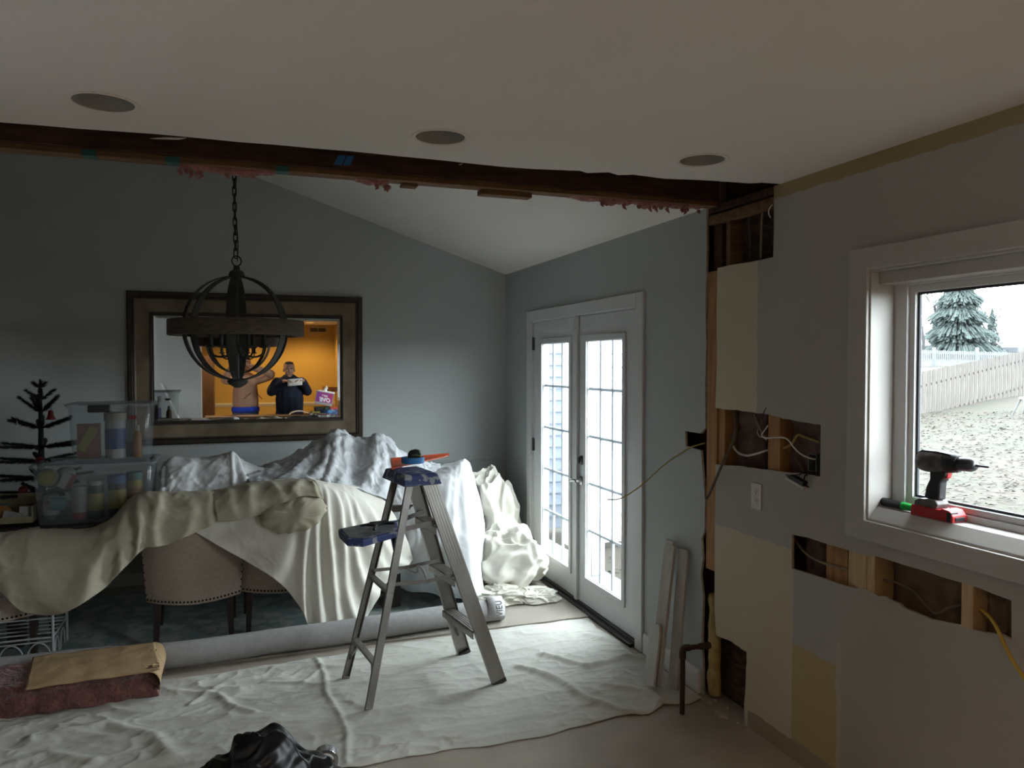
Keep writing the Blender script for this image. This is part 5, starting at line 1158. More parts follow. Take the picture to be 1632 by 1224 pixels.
# ================================================================= SMALL CHRISTMAS TREE
pine = mat('dark_artificial_needles', (.012,.017,.012), (.006,.009,.006), scale=20, rough=.9)
tx, ty = -1.21, 5.62; tr = thing('christmas_tree', 'small dark artificial Christmas tree left of the bins', 'tree', (tx, ty, .744))
MB().lathe([(.022,.002),(.020,.3),(.014,.6),(.006,.86)], (tx, ty, .744), 10).build('trunk', pine, tr)
MB().lathe([(.10,.001),(.10,.015),(.03,.03)], (tx, ty, .744), 16).build('base', pine, tr)
rr = random.Random(12)
def branch(p, d, l, r):
    mb = MB(); p = Vector(p); d = Vector(d).normalized(); q = p+d*l
    mb.tube([p, p.lerp(q, .5)+Vector((0,0,.006)), q], [.006,.005,.003], 5)
    sd = d.cross(Vector((0,0,1))).normalized(); up = sd.cross(d)
    for k in range(int(l*1700)):
        t = rr.uniform(.12, 1.02); c = p+d*l*t; a = rr.uniform(0, 6.28); w = (sd*math.cos(a)+up*math.sin(a))*r*rr.uniform(.7, 1)*(1.1-.4*t)+d*r*.9
        e = w.cross(d).normalized()*.0028; mb.add([c-e, c+e, c+w], [(0,1,2)])
    mb.build('branch', pine, tr, smooth=0, recalc=False)
for z, n, l in ((.80,3,.05),(.72,4,.10),(.64,5,.15),(.54,6,.19),(.42,6,.25),(.33,6,.26),(.22,6,.29),(.12,6,.31)):
    for k in range(n):
        a = 2*PI*k/n+z*9; up_ = .9 if z > .6 else (.35 if z > .5 else .10)
        branch((tx, ty, .744+z), (math.cos(a), math.sin(a), up_), l, .026)
orn = mat('red_ornament', (.16,.012,.012), (.11,.008,.008), rough=.35); 
def ornament(u, v, label, bell=False):
    p = PY(u, v, 5.50); t = thing('tree_ornament', label, 'ornament', (p[0], p[1], p[2]-.03))
    if bell: MB().lathe([(.002,.034),(.014,.030),(.018,.0),(.030,-.026),(.0,-.026)], p, 16).build('bell', orn, t)
    else: MB().ell(p, (.028,.028,.028)).build('ball', orn, t)
    MB().tube([(p[0], p[1], p[2]+.028), (p[0]+.006, p[1], p[2]+.05), (p[0], p[1]+.03, p[2]+.055)], .0015, 5).build('hook', black_metal, t)
ornament(81, 662, 'red bell ornament high on the right of the Christmas tree', True); ornament(64, 735, 'red ball ornament on the tree just above the bin lid')
ornament(37, 781, 'red ball ornament low on the Christmas tree near the tray')
p = PY(27, 675, 5.45); t = thing('tree_ornament', 'tiny silver ornament on the left side of the Christmas tree', 'ornament', p); MB().lathe([(.0,.02),(.008,.0),(.011,-.012),(.0,-.012)], p, 10).build('bell', steel, t)
# ================================================================= TRAY OF SMALL THINGS ON THE LEFT
olive = mat('olive_cardboard', (.20,.17,.10), (.15,.125,.07), scale=8, rough=.85)
xa, xb = PY(-40, 815, 5.2)[0], PY(52, 815, 5.2)[0]
ty_ = thing('open_box', 'open olive cardboard box left of the large bin', 'box', ((xa+xb)/2, 5.30, .762))
MB().box(xa, xb, 5.18, 5.44, .762, .768).build('bottom', olive, ty_, smooth=0)
for q in ((xa, xb, 5.176, 5.18, .762, .80), (xa, xb, 5.44, 5.444, .762, .90), (xa-.004, xa, 5.18, 5.44, .762, .90), (xb, xb+.004, 5.18, 5.44, .762, .86)): MB().box(*q).build('side', olive, ty_, smooth=0)
o = MB().obox((PY(41,828,5.22)[0], 5.22, .812), (.062,.02,.085), (0,.05,.15)).build('paper_tag', W_, smooth=0); tag(o, 'upright white price tag in the open box', 'tag')
o = MB().obox((PY(20,832,5.21)[0], 5.205, .798), (.095,.02,.058), (0,.28,-.1)).build('paper_tag', W_, smooth=0); tag(o, 'tilted white price tag left of the upright one in the open box', 'tag')
o = MB().ell((PY(3,822,5.25)[0], 5.26, .815), (.05,.045,.045)).build('gourd', OR, smooth=60); tag(o, 'brown orange round ornament at the left edge in the open box', 'ornament')
o = MB().obox((PY(2,806,5.30)[0], 5.33, .81), (.05,.05,.09)).build('small_carton', TE, smooth=0); tag(o, 'small grey green carton behind the orange ornament', 'carton')
# ================================================================= WHITE WIRE RACK
wire_w = mat('white_coated_wire', (.40,.42,.42), rough=.4)
rk = thing('wire_rack', 'white wire basket rack on the floor under the table', 'rack', (-1.18, 4.98, .02))
x0, x1, y0, y1, z0, z1 = -1.42, -1.005, 4.86, 5.22, .165, .40
wr_ = lambda pts, r=.0045: MB().tube(pts, r, 7).build('wire', wire_w, rk)
for y in (y0, y1):
    wr_([(x0, y, z0), (x1, y, z0)], .006); wr_([(x0, y, z1), (x1, y, z1)], .006); wr_([(x0, y, .275), (x1, y, .275)])
for x in (x0, x1):
    wr_([(x, y0, z0), (x, y1, z0)], .006); wr_([(x, y0, z1), (x, y1, z1)], .006)
    for y in (y0, y1): wr_([(x, y, .022), (x, y, z1)], .008)
for k in range(1, 5): y = y0+(y1-y0)*k/5; wr_([(x0, y, z0+.004), (x1, y, z0+.004)])
wr_([(x0, y0, z0-.022), (x1, y0, z0-.022)]); wr_([(x0, y0, .035), (x1, y0, .035)])
for k in range(3):
    cx_ = x1-.07-.135*k; wr_([(cx_+.062*math.cos(a), y0, .038+.10*math.sin(a)) for a in np.linspace(0, PI, 15)])
for yk in (4.95, 5.10): wr_([(x1, yk+.055*math.cos(a), .03+.11*math.sin(a)) for a in np.linspace(0, PI, 13)])
# ================================================================= WIRING AND TOOLS ON THE RIGHT WALL
plate_w = mat('almond_outlet_plate', (.62,.60,.55), (.59,.57,.52), rough=.4)
slot_m = mat('outlet_slot', (.02,.02,.02), rough=.8)
Y1_, Y0_ = yz(1197.5, 790)[0], yz(1215.5, 790)[0]; zc = 1.097; yc = (Y0_+Y1_)/2
ot = thing('wall_outlet', 'almond duplex outlet on the grey wall below the wide wiring hole', 'outlet', (XR, yc, zc-.06))
MB().box(XR-.006, XR-.0003, yc-.036, yc+.036, zc-.060, zc+.060).build('cover_plate', plate_w, ot, smooth=0, bevel=.003)
for s in (-1, 1):
    z = zc+s*.0195; so = MB().lathe([(.0165,0),(.0165,.0012),(.0155,.002),(0,.002)], (XR-.006, yc, z), 20, Matrix.Rotation(-PI/2, 3, 'Y')).build('receptacle', plate_w, ot)
    mb = MB(); mb.box(XR-.0085, XR-.0081, yc+.0055, yc+.0075, z-.003, z+.006); mb.box(XR-.0085, XR-.0081, yc-.0075, yc-.0055, z-.003, z+.005); mb.lathe([(.0026,0),(.0026,.0004)], (XR-.0081, yc, z-.0085), 10, Matrix.Rotation(-PI/2, 3, 'Y')); mb.build('slots', slot_m, so, smooth=0)
nm_y = mat('yellow_cable_sheath', (.42,.32,.085), (.36,.27,.07), rough=.5); nm_tan = mat('tan_old_cable', (.30,.24,.15), (.24,.19,.12), rough=.7); nm_grey = mat('grey_fabric_cable', (.15,.12,.095), (.10,.08,.065), scale=30, rough=.85)
nm_w = mat('white_wire', (.75,.74,.70), rough=.45); nm_k = mat('black_wire', (.012,.012,.012), rough=.5); nm_br = mat('brown_dull_cable', (.16,.11,.075), rough=.7); nm_yw = mat('bright_yellow_cable', (.55,.36,.04), (.48,.31,.03), rough=.45)
def cable(name, pts, r, m, label, cat='cable', flat=1.0, tip=None):
    P = bez([PX(u, v, x) for u, v, x in pts], 7); o = MB().tube(P, r, 9, flat=flat)
    o = o.build(name, m, smooth=60); tag(o, label, cat)
    if tip: e = P[-1]; d = (P[-1]-P[-3]).normalized(); MB().tube([e-d*.004, e+d*.018], r*.6, 6).build('cable_end', tip, None, smooth=60).name = '_t'; t = bpy.data.objects['_t']; t.parent = o; t.location = t.location-o.location; t.name = 'bare_end'
    return o
cable('power_cable', [(1124,706,2.262),(1110,710,2.236),(1095,716,2.220),(1060,739.5,2.19),(1030,767,2.15),(1003,787,2.11),(985,795.5,2.085),(968,796,2.07)], .0052, nm_y, 'yellow cable poking from the small wall hole across the door casing', flat=.7)
cable('power_cable', [(1171,645,2.29),(1171,662,2.285),(1171,690,2.268),(1166,710,2.245),(1152,738,2.217),(1139,768,2.205),(1129,790,2.20)], .0095, nm_grey, 'thick grey old cable hanging out over the bare post', flat=.55, tip=nm_k)
cable('power_cable', [(1153,652,2.29),(1158,668,2.288),(1165,688,2.284),(1168,703,2.28)], .0055, nm_grey, 'thin grey cable joining the thick grey cable at the top left of the hole')
cable('electric_wire', [(1224,678,2.20),(1217,688,2.19),(1214,693,2.19),(1221,698,2.195),(1245,697,2.205),(1256,701,2.21),(1266,714,2.215),(1277,724,2.222),(1290,730,2.235),(1301,732,2.262)], .0034, nm_w, 'bright white bare-ended wire curling out of the wide wiring hole', 'wire')
cable('electric_wire', [(1208,684,2.235),(1207,690,2.22),(1211,696,2.21),(1216,697,2.22),(1222,701,2.24)], .0022, nm_w, 'thin pale hook of wire beside the bright white wire', 'wire')
cable('electric_wire', [(1215,668,2.245),(1216,660,2.222),(1221,650.5,2.215)], .0022, nm_k, 'short black wire sticking up over the top edge of the wide hole', 'wire')
cable('power_cable', [(1167,709,2.275),(1176,721,2.262),(1190,726,2.262),(1206,723,2.262),(1221,718,2.268),(1232,716,2.30)], .0050, nm_w, 'white cable sagging across the left bay of the wide hole')
cable('power_cable', [(1203,660,2.29),(1208,675,2.285),(1215,690,2.275),(1221,700,2.262)], .0055, nm_tan, 'tan cable coming down in the middle of the wide hole')
cable('power_cable', [(1240,716,2.272),(1252,713,2.262),(1262,707,2.262),(1266,701,2.262),(1272,693,2.268),(1282,696,2.285),(1306,705,2.30)], .0058, nm_y, 'yellow cable bent behind the white wire in the right bay')
cable('power_cable', [(1242,716,2.275),(1254,719,2.27),(1266,730,2.27),(1275,742,2.27),(1280,752,2.262)], .0045, nm_br, 'brown cable dropping to the loose receptacle')
bx = PX(1298, 737, 2.262); jb = thing('junction_box', 'open metal junction box at the right end of the wide hole', 'box', (bx[0], bx[1], bx[2]-.04))
mb = MB(); mb.prism([(bx[1]-.022,bx[2]-.038),(bx[1]+.026,bx[2]-.038),(bx[1]+.026,bx[2]+.036),(bx[1]-.022,bx[2]+.036)], lambda a, b, t: (2.252+t, a, b), .05, [[(bx[1]-.019,bx[2]-.035),(bx[1]+.023,bx[2]-.035),(bx[1]+.023,bx[2]+.033),(bx[1]-.019,bx[2]+.033)]])
mb.box(2.302, 2.304, bx[1]-.022, bx[1]+.026, bx[2]-.038, bx[2]+.036); mb.build('metal_box', mat('galvanised_box', (.20,.20,.195), rough=.5, metal=.6), jb, smooth=0)
pts = [PX(1296,752,2.262), PX(1290,758,2.24), PX(1284,757,2.22), PX(1281,765,2.205)]
for k, m in enumerate((nm_k, nm_k, nm_w)): MB().tube(bez([p+np.array([0, .004*k, -.003*k]) for p in pts], 5), .0022, 6).build('box_wire', m, jb)
a, b = Vector(PX(1254, 760, 2.196)), Vector(PX(1284, 777, 2.196)); mid = (a+b)/2
rc = thing('loose_receptacle', 'black receptacle with pale face dangling by its wires below the wide hole', 'receptacle', mid)
MB().bar(a+Vector((0,0,-.004)), b+Vector((0,0,-.004)), .020, .012).build('face', plate_w, rc, smooth=0, bevel=.002)
mb = MB(); d = (b-a); mb.bar(a+d*.25+Vector((.002,0,.012)), a+d*.95+Vector((.002,0,.012)), .026, .020); mb.bar(a+d*-.08+Vector((.004,0,.006)), a+d*1.12+Vector((.004,0,.006)), .012, .003); mb.build('body', nm_k, rc, smooth=0, bevel=.002)
for u, v in ((1264,757),(1272,752)): MB().tube(bez([PX(1279,754,2.22), PX(u+6,v,2.20), np.array(a+d*(.3 if u < 1270 else .6)+Vector((0,0,.02)))], 5), .0018, 6).build('pigtail', nm_k, rc)
# long slot
cable('power_cable', [(1264,855,2.29),(1276,873,2.275),(1290,886,2.262),(1312,897,2.254),(1335,904,2.252),(1350,908,2.258),(1366,912,2.262)], .0050, nm_tan, 'tan cable running through the left part of the long slot')
cable('power_cable', [(1398,924,2.285),(1415,925,2.27),(1432,929,2.262),(1455,941,2.262),(1475,963,2.262),(1491,978,2.262),(1510,970,2.268),(1531,965,2.29)], .0048, nm_br, 'brown cable drooping in the long bay of the slot')
cable('power_cable', [(1556,966,2.285),(1566,973,2.26),(1578,984,2.23),(1590,1003,2.205),(1602,1030,2.19),(1616,1056,2.185),(1632,1080,2.185),(1650,1108,2.19)], .0058, nm_yw, 'bright yellow cable hanging out of the right end of the long slot')
# open corner
cable('power_cable', [(1216,330,2.275),(1214,350,2.27),(1213,380,2.27),(1212,412,2.275)], .0052, nm_tan, 'tan cable running down in the open corner below the header')
cable('power_cable', [(1194,338,2.295),(1194,360,2.295),(1196,385,2.295),(1194,412,2.295)], .0045, nm_grey, 'dim grey cable left of the tan cable in the open corner')
cable('electric_wire', [(1231,326,2.236),(1226,333,2.228),(1225,340,2.226),(1228,347,2.236)], .0028, nm_w, 'white curl of wire at the right edge of the open corner', 'wire')
# ================================================================= CORDLESS DRILL AND SCREWDRIVER ON THE SILL
DX = 2.298
drl = thing('cordless_drill', 'black and grey cordless drill with red battery standing on the window sill', 'drill', (DX, 1.98, SILL))
d_blk = mat('black_drill_rubber', (.016,.016,.018), rough=.5); d_gry = mat('grey_drill_housing', (.13,.115,.105), (.06,.055,.055), scale=30, rough=.5, thr=(.4,.6)); d_red = mat('red_drill_plastic', (.42,.02,.025), (.36,.016,.02), rough=.4); d_stl = mat('dark_chuck_steel', (.10,.10,.11), rough=.35, metal=.8)
P2 = lambda u, v: tuple(PX(u, v, DX)[1:])
def slab(px, w, name, m, par, bev=.006): 
    mb = MB(); mb.prism([P2(*p) for p in px], lambda a, b, t: (DX-w/2+t, a, b), w); return mb.build(name, m, par, smooth=40, bevel=bev, seg=3)
ax0, ax1 = Vector((DX, *P2(1466, 733))), Vector((DX, *P2(1556, 742))); dd = (ax1-ax0).normalized(); Ld = (ax1-ax0).length
Mq = dd.to_track_quat('Z', 'Y').to_matrix()
MB().lathe([(.0,0),(.024,.002),(.035,.012),(.039,.03),(.039,.075),(.037,.10),(.034,.115)], ax0, 22, Mq).build('motor_housing', d_gry, drl)
MB().lathe([(.0335,.114),(.0355,.118),(.034,.135),(.030,.155),(.028,.160)], ax0, 22, Mq).build('clutch_ring', d_blk, drl)
MB().lathe([(.023,.160),(.024,.165),(.023,Ld-.018),(.018,Ld-.006),(.010,Ld),(.0,Ld)], ax0, 20, Mq).build('chuck', d_stl, drl)
bitm = Vector((DX, *P2(1577, 744.5))); MB().tube([ax1-dd*.004, bitm-dd*.006, bitm], [.0042,.0040,.0016], 8).build('driver_bit', d_stl, drl)
slab([(1466,722),(1475,716.5),(1500,719),(1522,724),(1522,729),(1490,724),(1470,729)], .040, 'top_grip', d_blk, drl, .004)
slab([(1487,744),(1512,748),(1513,757),(1504,768),(1502,797),(1478,793),(1481,776),(1487,763)], .036, 'handle', d_blk, drl)
slab([(1504,751),(1514,753),(1513,762),(1505,764)], .020, 'trigger', d_red, drl, .003)
slab([(1466,797),(1473,793),(1500,797),(1504,804),(1501,811),(1466,804)], .056, 'foot_housing', d_gry, drl, .004)
bz = SILL+.0015; ya, yb = P2(1462, 806)[0], P2(1530, 818)[0]
mb = MB(); mb.prism([(ya, bz),(yb, bz),(yb, bz+.022),(yb+.016, bz+.040),(yb+.045, bz+.042),(yb+.05, bz+.036),(ya-.002, bz+.036)], lambda a, b, t: (DX-.034+t, a, b), .068); bat = mb.build('battery', d_red, drl, smooth=0, bevel=.004)
mb = MB(); mb.box(DX-.022, DX+.022, yb-.003, yb+.006, bz+.004, bz+.018); mb.box(DX-.0345, DX+.0, yb+.006, yb+.024, bz+.001, bz+.034); mb.build('battery_latch', d_blk, bat, smooth=0, bevel=.002)
sd_ = thing('screwdriver', 'screwdriver with black and clear green handle lying on the window sill', 'screwdriver', (2.295, 2.1, SILL))
g0 = Vector(PX(1405, 793, 2.296)); g1 = Vector(PX(1439, 805, 2.296)); g2 = Vector(PX(1461, 812.5, 2.296)); g3 = g2+(g2-g1).normalized()*.14+Vector((.02,0,0))
for g in (g0, g1, g2, g3): g.x = min(g.x, 2.315)
g0.z, g1.z, g2.z, g3.z = SILL+.0185, SILL+.0175, SILL+.016, SILL+.006; 
MB().tube([g0, g0.lerp(g1,.08), g0.lerp(g1,.3), g0.lerp(g1,.7), g1], [.008,.0150,.0165,.0155,.0160], 14).build('rubber_grip', d_blk, sd_)
MB().tube([g1, g1.lerp(g2,.15), g1.lerp(g2,.7), g2], [.0155,.0145,.0125,.0085], 14).build('clear_handle', mat('clear_green_acetate', (.03,.55,.10), (.02,.45,.08), rough=.15, spec=.7), sd_)
MB().tube([g2, g3], .003, 8).build('shaft', steel, sd_)
# ================================================================= LEANING BOARDS, PIPE, DEBRIS
brd = mat('painted_old_board', (.50,.46,.41), (.40,.36,.31), scale=5, rough=.7, stretch=(4,4,1), detail=7)
brd2 = mat('white_board_face', (.60,.60,.58), (.52,.51,.48), scale=5, rough=.6)
def board(name, b, t, w, th, m, label, clip=0.0, wdir_=(0, -1, 0)):
    """plank from bottom-left point b to top-left point t, width w toward the camera along the wall"""
    b, t = Vector(b), Vector(t); ax = (t-b).normalized(); wd = Vector(wdir_); wd = (wd-ax*wd.dot(ax)).normalized(); nn = ax.cross(wd).normalized(); L = (t-b).length
    pl = [(0,.004),(w*.5,-.0),(w,.003),(w,L-clip),(w-clip*.35,L),(0,L)]
    pl = [(x+.0015*math.sin(y*31), y) for x, y in pl]; mb = MB(); mb.prism(pl, lambda a, c, d: tuple(b+wd*a+ax*c+nn*d), th)
    o = mb.build(name, m, smooth=0, bevel=.001); tag(o, label, 'board'); return o
bz_ = .014
p = PZ(1034, 1090, bz_); board('trim_board', (p[0], p[1], bz_), tuple(PX(1059, 868, 2.180)), .095, .016, brd, 'tall painted board leaning on the wall, front one of the scrap boards', .004)
p = PZ(1064, 1094, bz_); board('trim_board', (p[0], p[1], bz_), tuple(PX(1081, 874, 2.205)), .085, .014, brd, 'darker board leaning behind the tall painted board', .03)
p = PZ(1031, 1088, bz_); p2 = PX(1042, 992, 2.088); board('trim_board', (p[0]-.024, p[1], bz_), (p2[0]-.020, p2[1], p2[2]), .098, .014, brd2, 'short white board with a clipped corner leaning in front of the tall board', .04)
o = MB().obox(tuple(PX(1069, 866, 2.194)), (.02,.07,.035), (.0,.1,.05)).build('wood_block', brd, smooth=0, bevel=.002); tag(o, 'small painted block capping the leaning boards', 'block')
rust = mat('rusty_pipe', (.085,.05,.035), (.045,.027,.02), scale=25, rough=.75, metal=.4, bump=.3, bscale=60)
pp = thing('steel_pipe', 'rusty pipe rising from the bare floor with an elbow to the wall', 'pipe', (2.012, 3.156, .001))
MB().tube([(2.012,3.156,.0015),(2.012,3.156,.285)], .0125, 12).build('riser', rust, pp)
MB().tube(bez([(2.012,3.156,.275),(2.012,3.156,.305),(2.022,3.156,.322),(2.05,3.156,.322)], 5), .0165, 12).build('elbow', rust, pp)
MB().tube([(2.04,3.156,.322),(2.115,3.156,.320)], .0125, 12).build('branch_pipe', rust, pp); MB().tube([(2.11,3.156,.320),(2.165,3.156,.319)], .0165, 12).build('pipe_cap', rust, pp)
chip = mat('plaster_chip', (.48,.44,.38), (.36,.32,.27), scale=20, rough=.95)
rr = random.Random(5)
def chunk(u, v, s, label):
    p = PZ(u, v, .0); mb = MB(); n = 7
    pl = [((s*rr.uniform(.6,1.1))*math.cos(2*PI*k/n), s*.5*rr.uniform(.6,1.1)*math.sin(2*PI*k/n)) for k in range(n)]; a = rr.uniform(0, 3)
    mb.prism(pl, lambda x, y, t: (p[0]+x*math.cos(a)-y*math.sin(a), p[1]+x*math.sin(a)+y*math.cos(a), .001+t), .012*rr.uniform(.5, 1)); o = mb.build('plaster_chip', chip, smooth=0); tag(o, label, 'debris', 'plaster chips on the bare floor')
chunk(1149, 1141, .045, 'largest pale plaster chip on the floor by the low wall hole')
for u, v in ((1176,1153),(1132,1122),(1120,1116),(1183,1166),(1160,1130),(1140,1118)): chunk(u, v, rr.uniform(.010, .024), 'small plaster crumb on the floor along the opened wall')
# ================================================================= WHAT THE MIRROR SHOWS: THE ROOM BEHIND THE CAMERA
YM = YB-.0135
def mir(u, v, Yreal): p = PY(u, v, 2*YM-Yreal); return np.array([p[0], Yreal, p[2]])
def remesh(mb, name, m, par, vox=.010, sm=3):
    o = mb.build(name, m, par, smooth=0, recalc=True); md = o.modifiers.new('join', 'REMESH'); md.mode = 'VOXEL'; md.voxel_size = vox; md.use_smooth_shade = True
    md = o.modifiers.new('soften', 'SMOOTH'); md.factor = .5; md.iterations = sm; return o
skin_m = mat('skin', (.42,.24,.16), (.38,.21,.14), scale=14, rough=.55); hair_m = mat('dark_hair', (.02,.015,.012), rough=.7); peach = mat('peach_hoodie', (.52,.30,.20), (.46,.26,.17), scale=8, rough=.9); blue_s = mat('blue_undershirt', (.02,.06,.55), rough=.8)
jean = mat('blue_grey_jeans', (.10,.13,.18), (.07,.09,.13), scale=20, rough=.9); navy = mat('navy_sweater', (.022,.028,.045), (.014,.018,.03), scale=20, rough=.9, spec=.1); dkp = mat('black_trousers', (.012,.012,.014), rough=.9); shoe_m = mat('dark_shoe', (.03,.028,.026), rough=.6)
def limb(mb, pts, rs, flat=1.0): mb.tube(bez([tuple(p) for p in pts], 5), list(np.interp(np.linspace(0, 1, 5*(len(pts)-1)+1), np.linspace(0, 1, len(rs)), rs)), 12, flat=flat); mb.ell(pts[0], (rs[0],)*3, 10, 7); mb.ell(pts[-1], (rs[-1],)*3, 10, 7)
def head(mb, c, yaw=0, tilt=0, s=1.0):
    M_ = Matrix.Rotation(yaw, 3, 'Z') @ Matrix.Rotation(-tilt, 3, 'X'); E_ = lambda o, r: mb.ell(Vector(c)+M_ @ Vector(o)*s, tuple(x*s for x in r), 14, 10, M_)
    E_((0,-.01,.03), (.078,.098,.095)); E_((0,.02,-.045), (.062,.072,.075)); E_((0,.055,-.095), (.030,.028,.024)); E_((0,.098,-.012), (.014,.020,.024)); E_((0,.085,.018), (.050,.016,.014))
    for q in (-1, 1): E_((q*.080,-.01,-.012), (.012,.022,.034)); E_((q*.036,.070,-.035), (.026,.022,.030))
    E_((0,.084,-.062), (.026,.014,.009)); return M_
def face(c, M_, par, s=1.0):
    for q in (-1, 1):
        mb = MB(); mb.ell(Vector(c)+M_ @ Vector((q*.031,.083,.002))*s, (.013,.008,.008), 10, 6, M_); mb.build('eye', mat('eye_white', (.6,.58,.55), rough=.3) if 'eye_white' not in MATS else MATS['eye_white'], par)
        mb = MB(); mb.ell(Vector(c)+M_ @ Vector((q*.033,.096,.024))*s, (.022,.006,.005), 8, 5, M_); mb.build('eyebrow', hair_m, par)
    mb = MB(); mb.ell(Vector(c)+M_ @ Vector((0,.096,-.062))*s, (.024,.006,.006), 8, 5, M_); mb.build('lips', mat('lips', (.30,.12,.10), rough=.5) if 'lips' not in MATS else MATS['lips'], par)
def hand(mb, w, d, pn, thumb_side, curl=.5):
    """palm from wrist w along d, palm normal pn; four bent fingers and a thumb"""
    w, d, pn = Vector(w), Vector(d).normalized(), Vector(pn).normalized(); sd = d.cross(pn).normalized()*thumb_side; k = w+d*.085
    for q in range(5): t = q/4; mb.tube([w+sd*(.025*(t-.5)), w+sd*(.052*(t-.5))+d*.05, k+sd*(.070*(t-.5))], [.015,.015,.0125], 8)
    for q, L in enumerate((.070,.078,.072,.058)):
        b = k+sd*(.030-.020*q); f1 = (d*math.cos(curl)+pn*math.sin(curl)); f2 = (d*math.cos(curl*2.1)+pn*math.sin(curl*2.1)); mb.tube([b-d*.01, b+d*.004, b+f1*L*.55, b+f1*L*.55+f2*L*.45], [.0095,.0095,.0088,.0072], 8)
    b = w+d*.03+sd*.026; mb.tube([b, b+sd*.026+d*.02+pn*.012, b+sd*.034+d*.048+pn*.026], [.013,.011,.0085], 8)
# ---- the photographer
px0, py0 = .085, -.42; ph = thing('person', 'person in a peach hoodie holding up a phone, seen in the mirror', 'person', (px0, py0, .001))
V3 = lambda x, y, z: Vector((px0+x, py0+y, z))
hc = V3(0, .03, 1.705); mb = MB(); Mh = head(mb, hc); limb(mb, [V3(0,-.01,1.50), V3(0,.0,1.60)], [.062,.058])
wrL, wrR = Vector((-.105,-.075,1.655)), Vector((.110,-.075,1.665)); elL, elR = V3(-.31,.10,1.44), V3(.40,.10,1.52); shL, shR = V3(-.185,-.02,1.43), V3(.185,-.02,1.43)
limb(mb, [shL, elL, wrL], [.050,.040,.028]); limb(mb, [shR, elR, wrR], [.050,.040,.028])
limb(mb, [V3(0,-.02,1.0), V3(0,-.02,1.25), V3(0,-.02,1.45)], [.14,.14,.12]);
for s in (-1, 1): limb(mb, [V3(s*.09,0,.95), V3(s*.10,.01,.52), V3(s*.10,-.01,.09)], [.085,.055,.042])
hand(mb, wrL, (.55,.28,.62), (.8,.1,-.5), 1, .75); hand(mb, wrR, (-.55,.28,.62), (-.8,.1,-.5), -1, .75)
remesh(mb, 'body', skin_m, ph, .0075, 2); face(hc, Mh, ph)
mb = MB(); mb.ell(hc+Vector((0,-.025,.045)), (.084,.100,.090), 16, 10); mb.ell(hc+Vector((0,.02,.085)), (.070,.080,.045), 14, 8); remesh(mb, 'hair', hair_m, ph, .012, 2)
mb = MB(); limb(mb, [V3(0,-.01,1.02), V3(0,.0,1.22), V3(0,-.01,1.40)], [.205,.200,.175]); limb(mb, [shL, elL, elL.lerp(wrL,.85)], [.085,.070,.050]); limb(mb, [shR, elR, elR.lerp(wrR,.85)], [.085,.070,.050]); limb(mb, [V3(-.10,-.02,1.44), V3(.10,-.02,1.44)], [.095,.095]); limb(mb, [V3(-.07,-.09,1.50), V3(0,-.12,1.47), V3(.07,-.09,1.50)], [.05,.06,.05])
mb.v = [(x, (y-py0)*.78+py0 if z < 1.38 and abs(x-px0) < .215 else y, z) for x, y, z in mb.v]; hd = remesh(mb, 'hoodie', peach, ph, .012, 4)
zig = mat('hoodie_pocket_seam', (.10,.05,.03), rough=.9)
for s, pts in ((1, [mir(418,636,-.25), mir(409,627,-.24)]), (1, [mir(388,636,-.235), mir(400,626,-.225)])): mb = MB(); mb.tube([p for p in pts], .006, 6); mb.build('pocket_seam', zig, hd)
mb = MB(); mb.lathe([(.19,.90),(.218,.915),(.220,.965),(.205,.99)], (0, 0, 0), 28); mb.v = [(px0+x, py0+y*.78, z) for x, y, z in mb.v]; mb.build('undershirt', blue_s, ph)
mb = MB(); limb(mb, [V3(-.04,-.01,.88), V3(.04,-.01,.88)], [.15,.15]);
for s in (-1, 1): limb(mb, [V3(s*.095,-.01,.90), V3(s*.105,.0,.52), V3(s*.105,-.02,.10)], [.115,.085,.075])
remesh(mb, 'jeans', jean, ph, .014, 3)
for s in (-1, 1): mb = MB(); mb.ell(V3(s*.105,.05,.045), (.048,.14,.044), 14, 8); mb.v = [(x, y, max(z, .002)) for x, y, z in mb.v]; mb.build('shoe', shoe_m, ph)
pm = mat('phone_shell', (.012,.012,.014), rough=.25); fo = thing('phone', 'dark phone held up in both hands by the person in the peach hoodie', 'phone', (.0, -.012, 1.68))
MB().box(-.078, .070, -.0150, -.0065, 1.672, 1.746).build('case', pm, fo, smooth=0, bevel=.003); MB().box(-.072, .064, -.0156, -.0151, 1.676, 1.742).build('screen', mat('dark_screen', (.02,.025,.03), rough=.1), fo, smooth=0)
# ---- the man reading a sheet of paper
qx, qy = .765, -.22; mn = thing('person', 'person in a dark navy sweater reading a white sheet, seen in the mirror', 'person', (qx, qy, .001))
V3 = lambda x, y, z: Vector((qx+x, qy+y, z))
hc = V3(-.005, .05, 1.60); mb = MB(); Mh = head(mb, hc, 0, .12, 1.08); limb(mb, [V3(0,.0,1.38), V3(0,.02,1.50)], [.075,.070])
el1, el2 = V3(-.285,.02,1.235), V3(.285,.02,1.235); w1, w2 = Vector((.670, .07, 1.415)), Vector((.960, .07, 1.425)); s1, s2 = V3(-.19,-.01,1.385), V3(.19,-.01,1.385)
limb(mb, [s1, el1, w1], [.052,.044,.030]); limb(mb, [s2, el2, w2], [.052,.044,.030]); limb(mb, [V3(0,0,.95), V3(0,0,1.38)], [.16,.14])
for s in (-1, 1): limb(mb, [V3(s*.10,0,.90), V3(s*.11,.01,.50), V3(s*.11,-.01,.09)], [.095,.060,.045])
hand(mb, w1, (.85,.45,.15), (.3,.2,-.9), 1, .55); hand(mb, w2, (-.85,.45,.15), (-.3,.2,-.9), -1, .55)
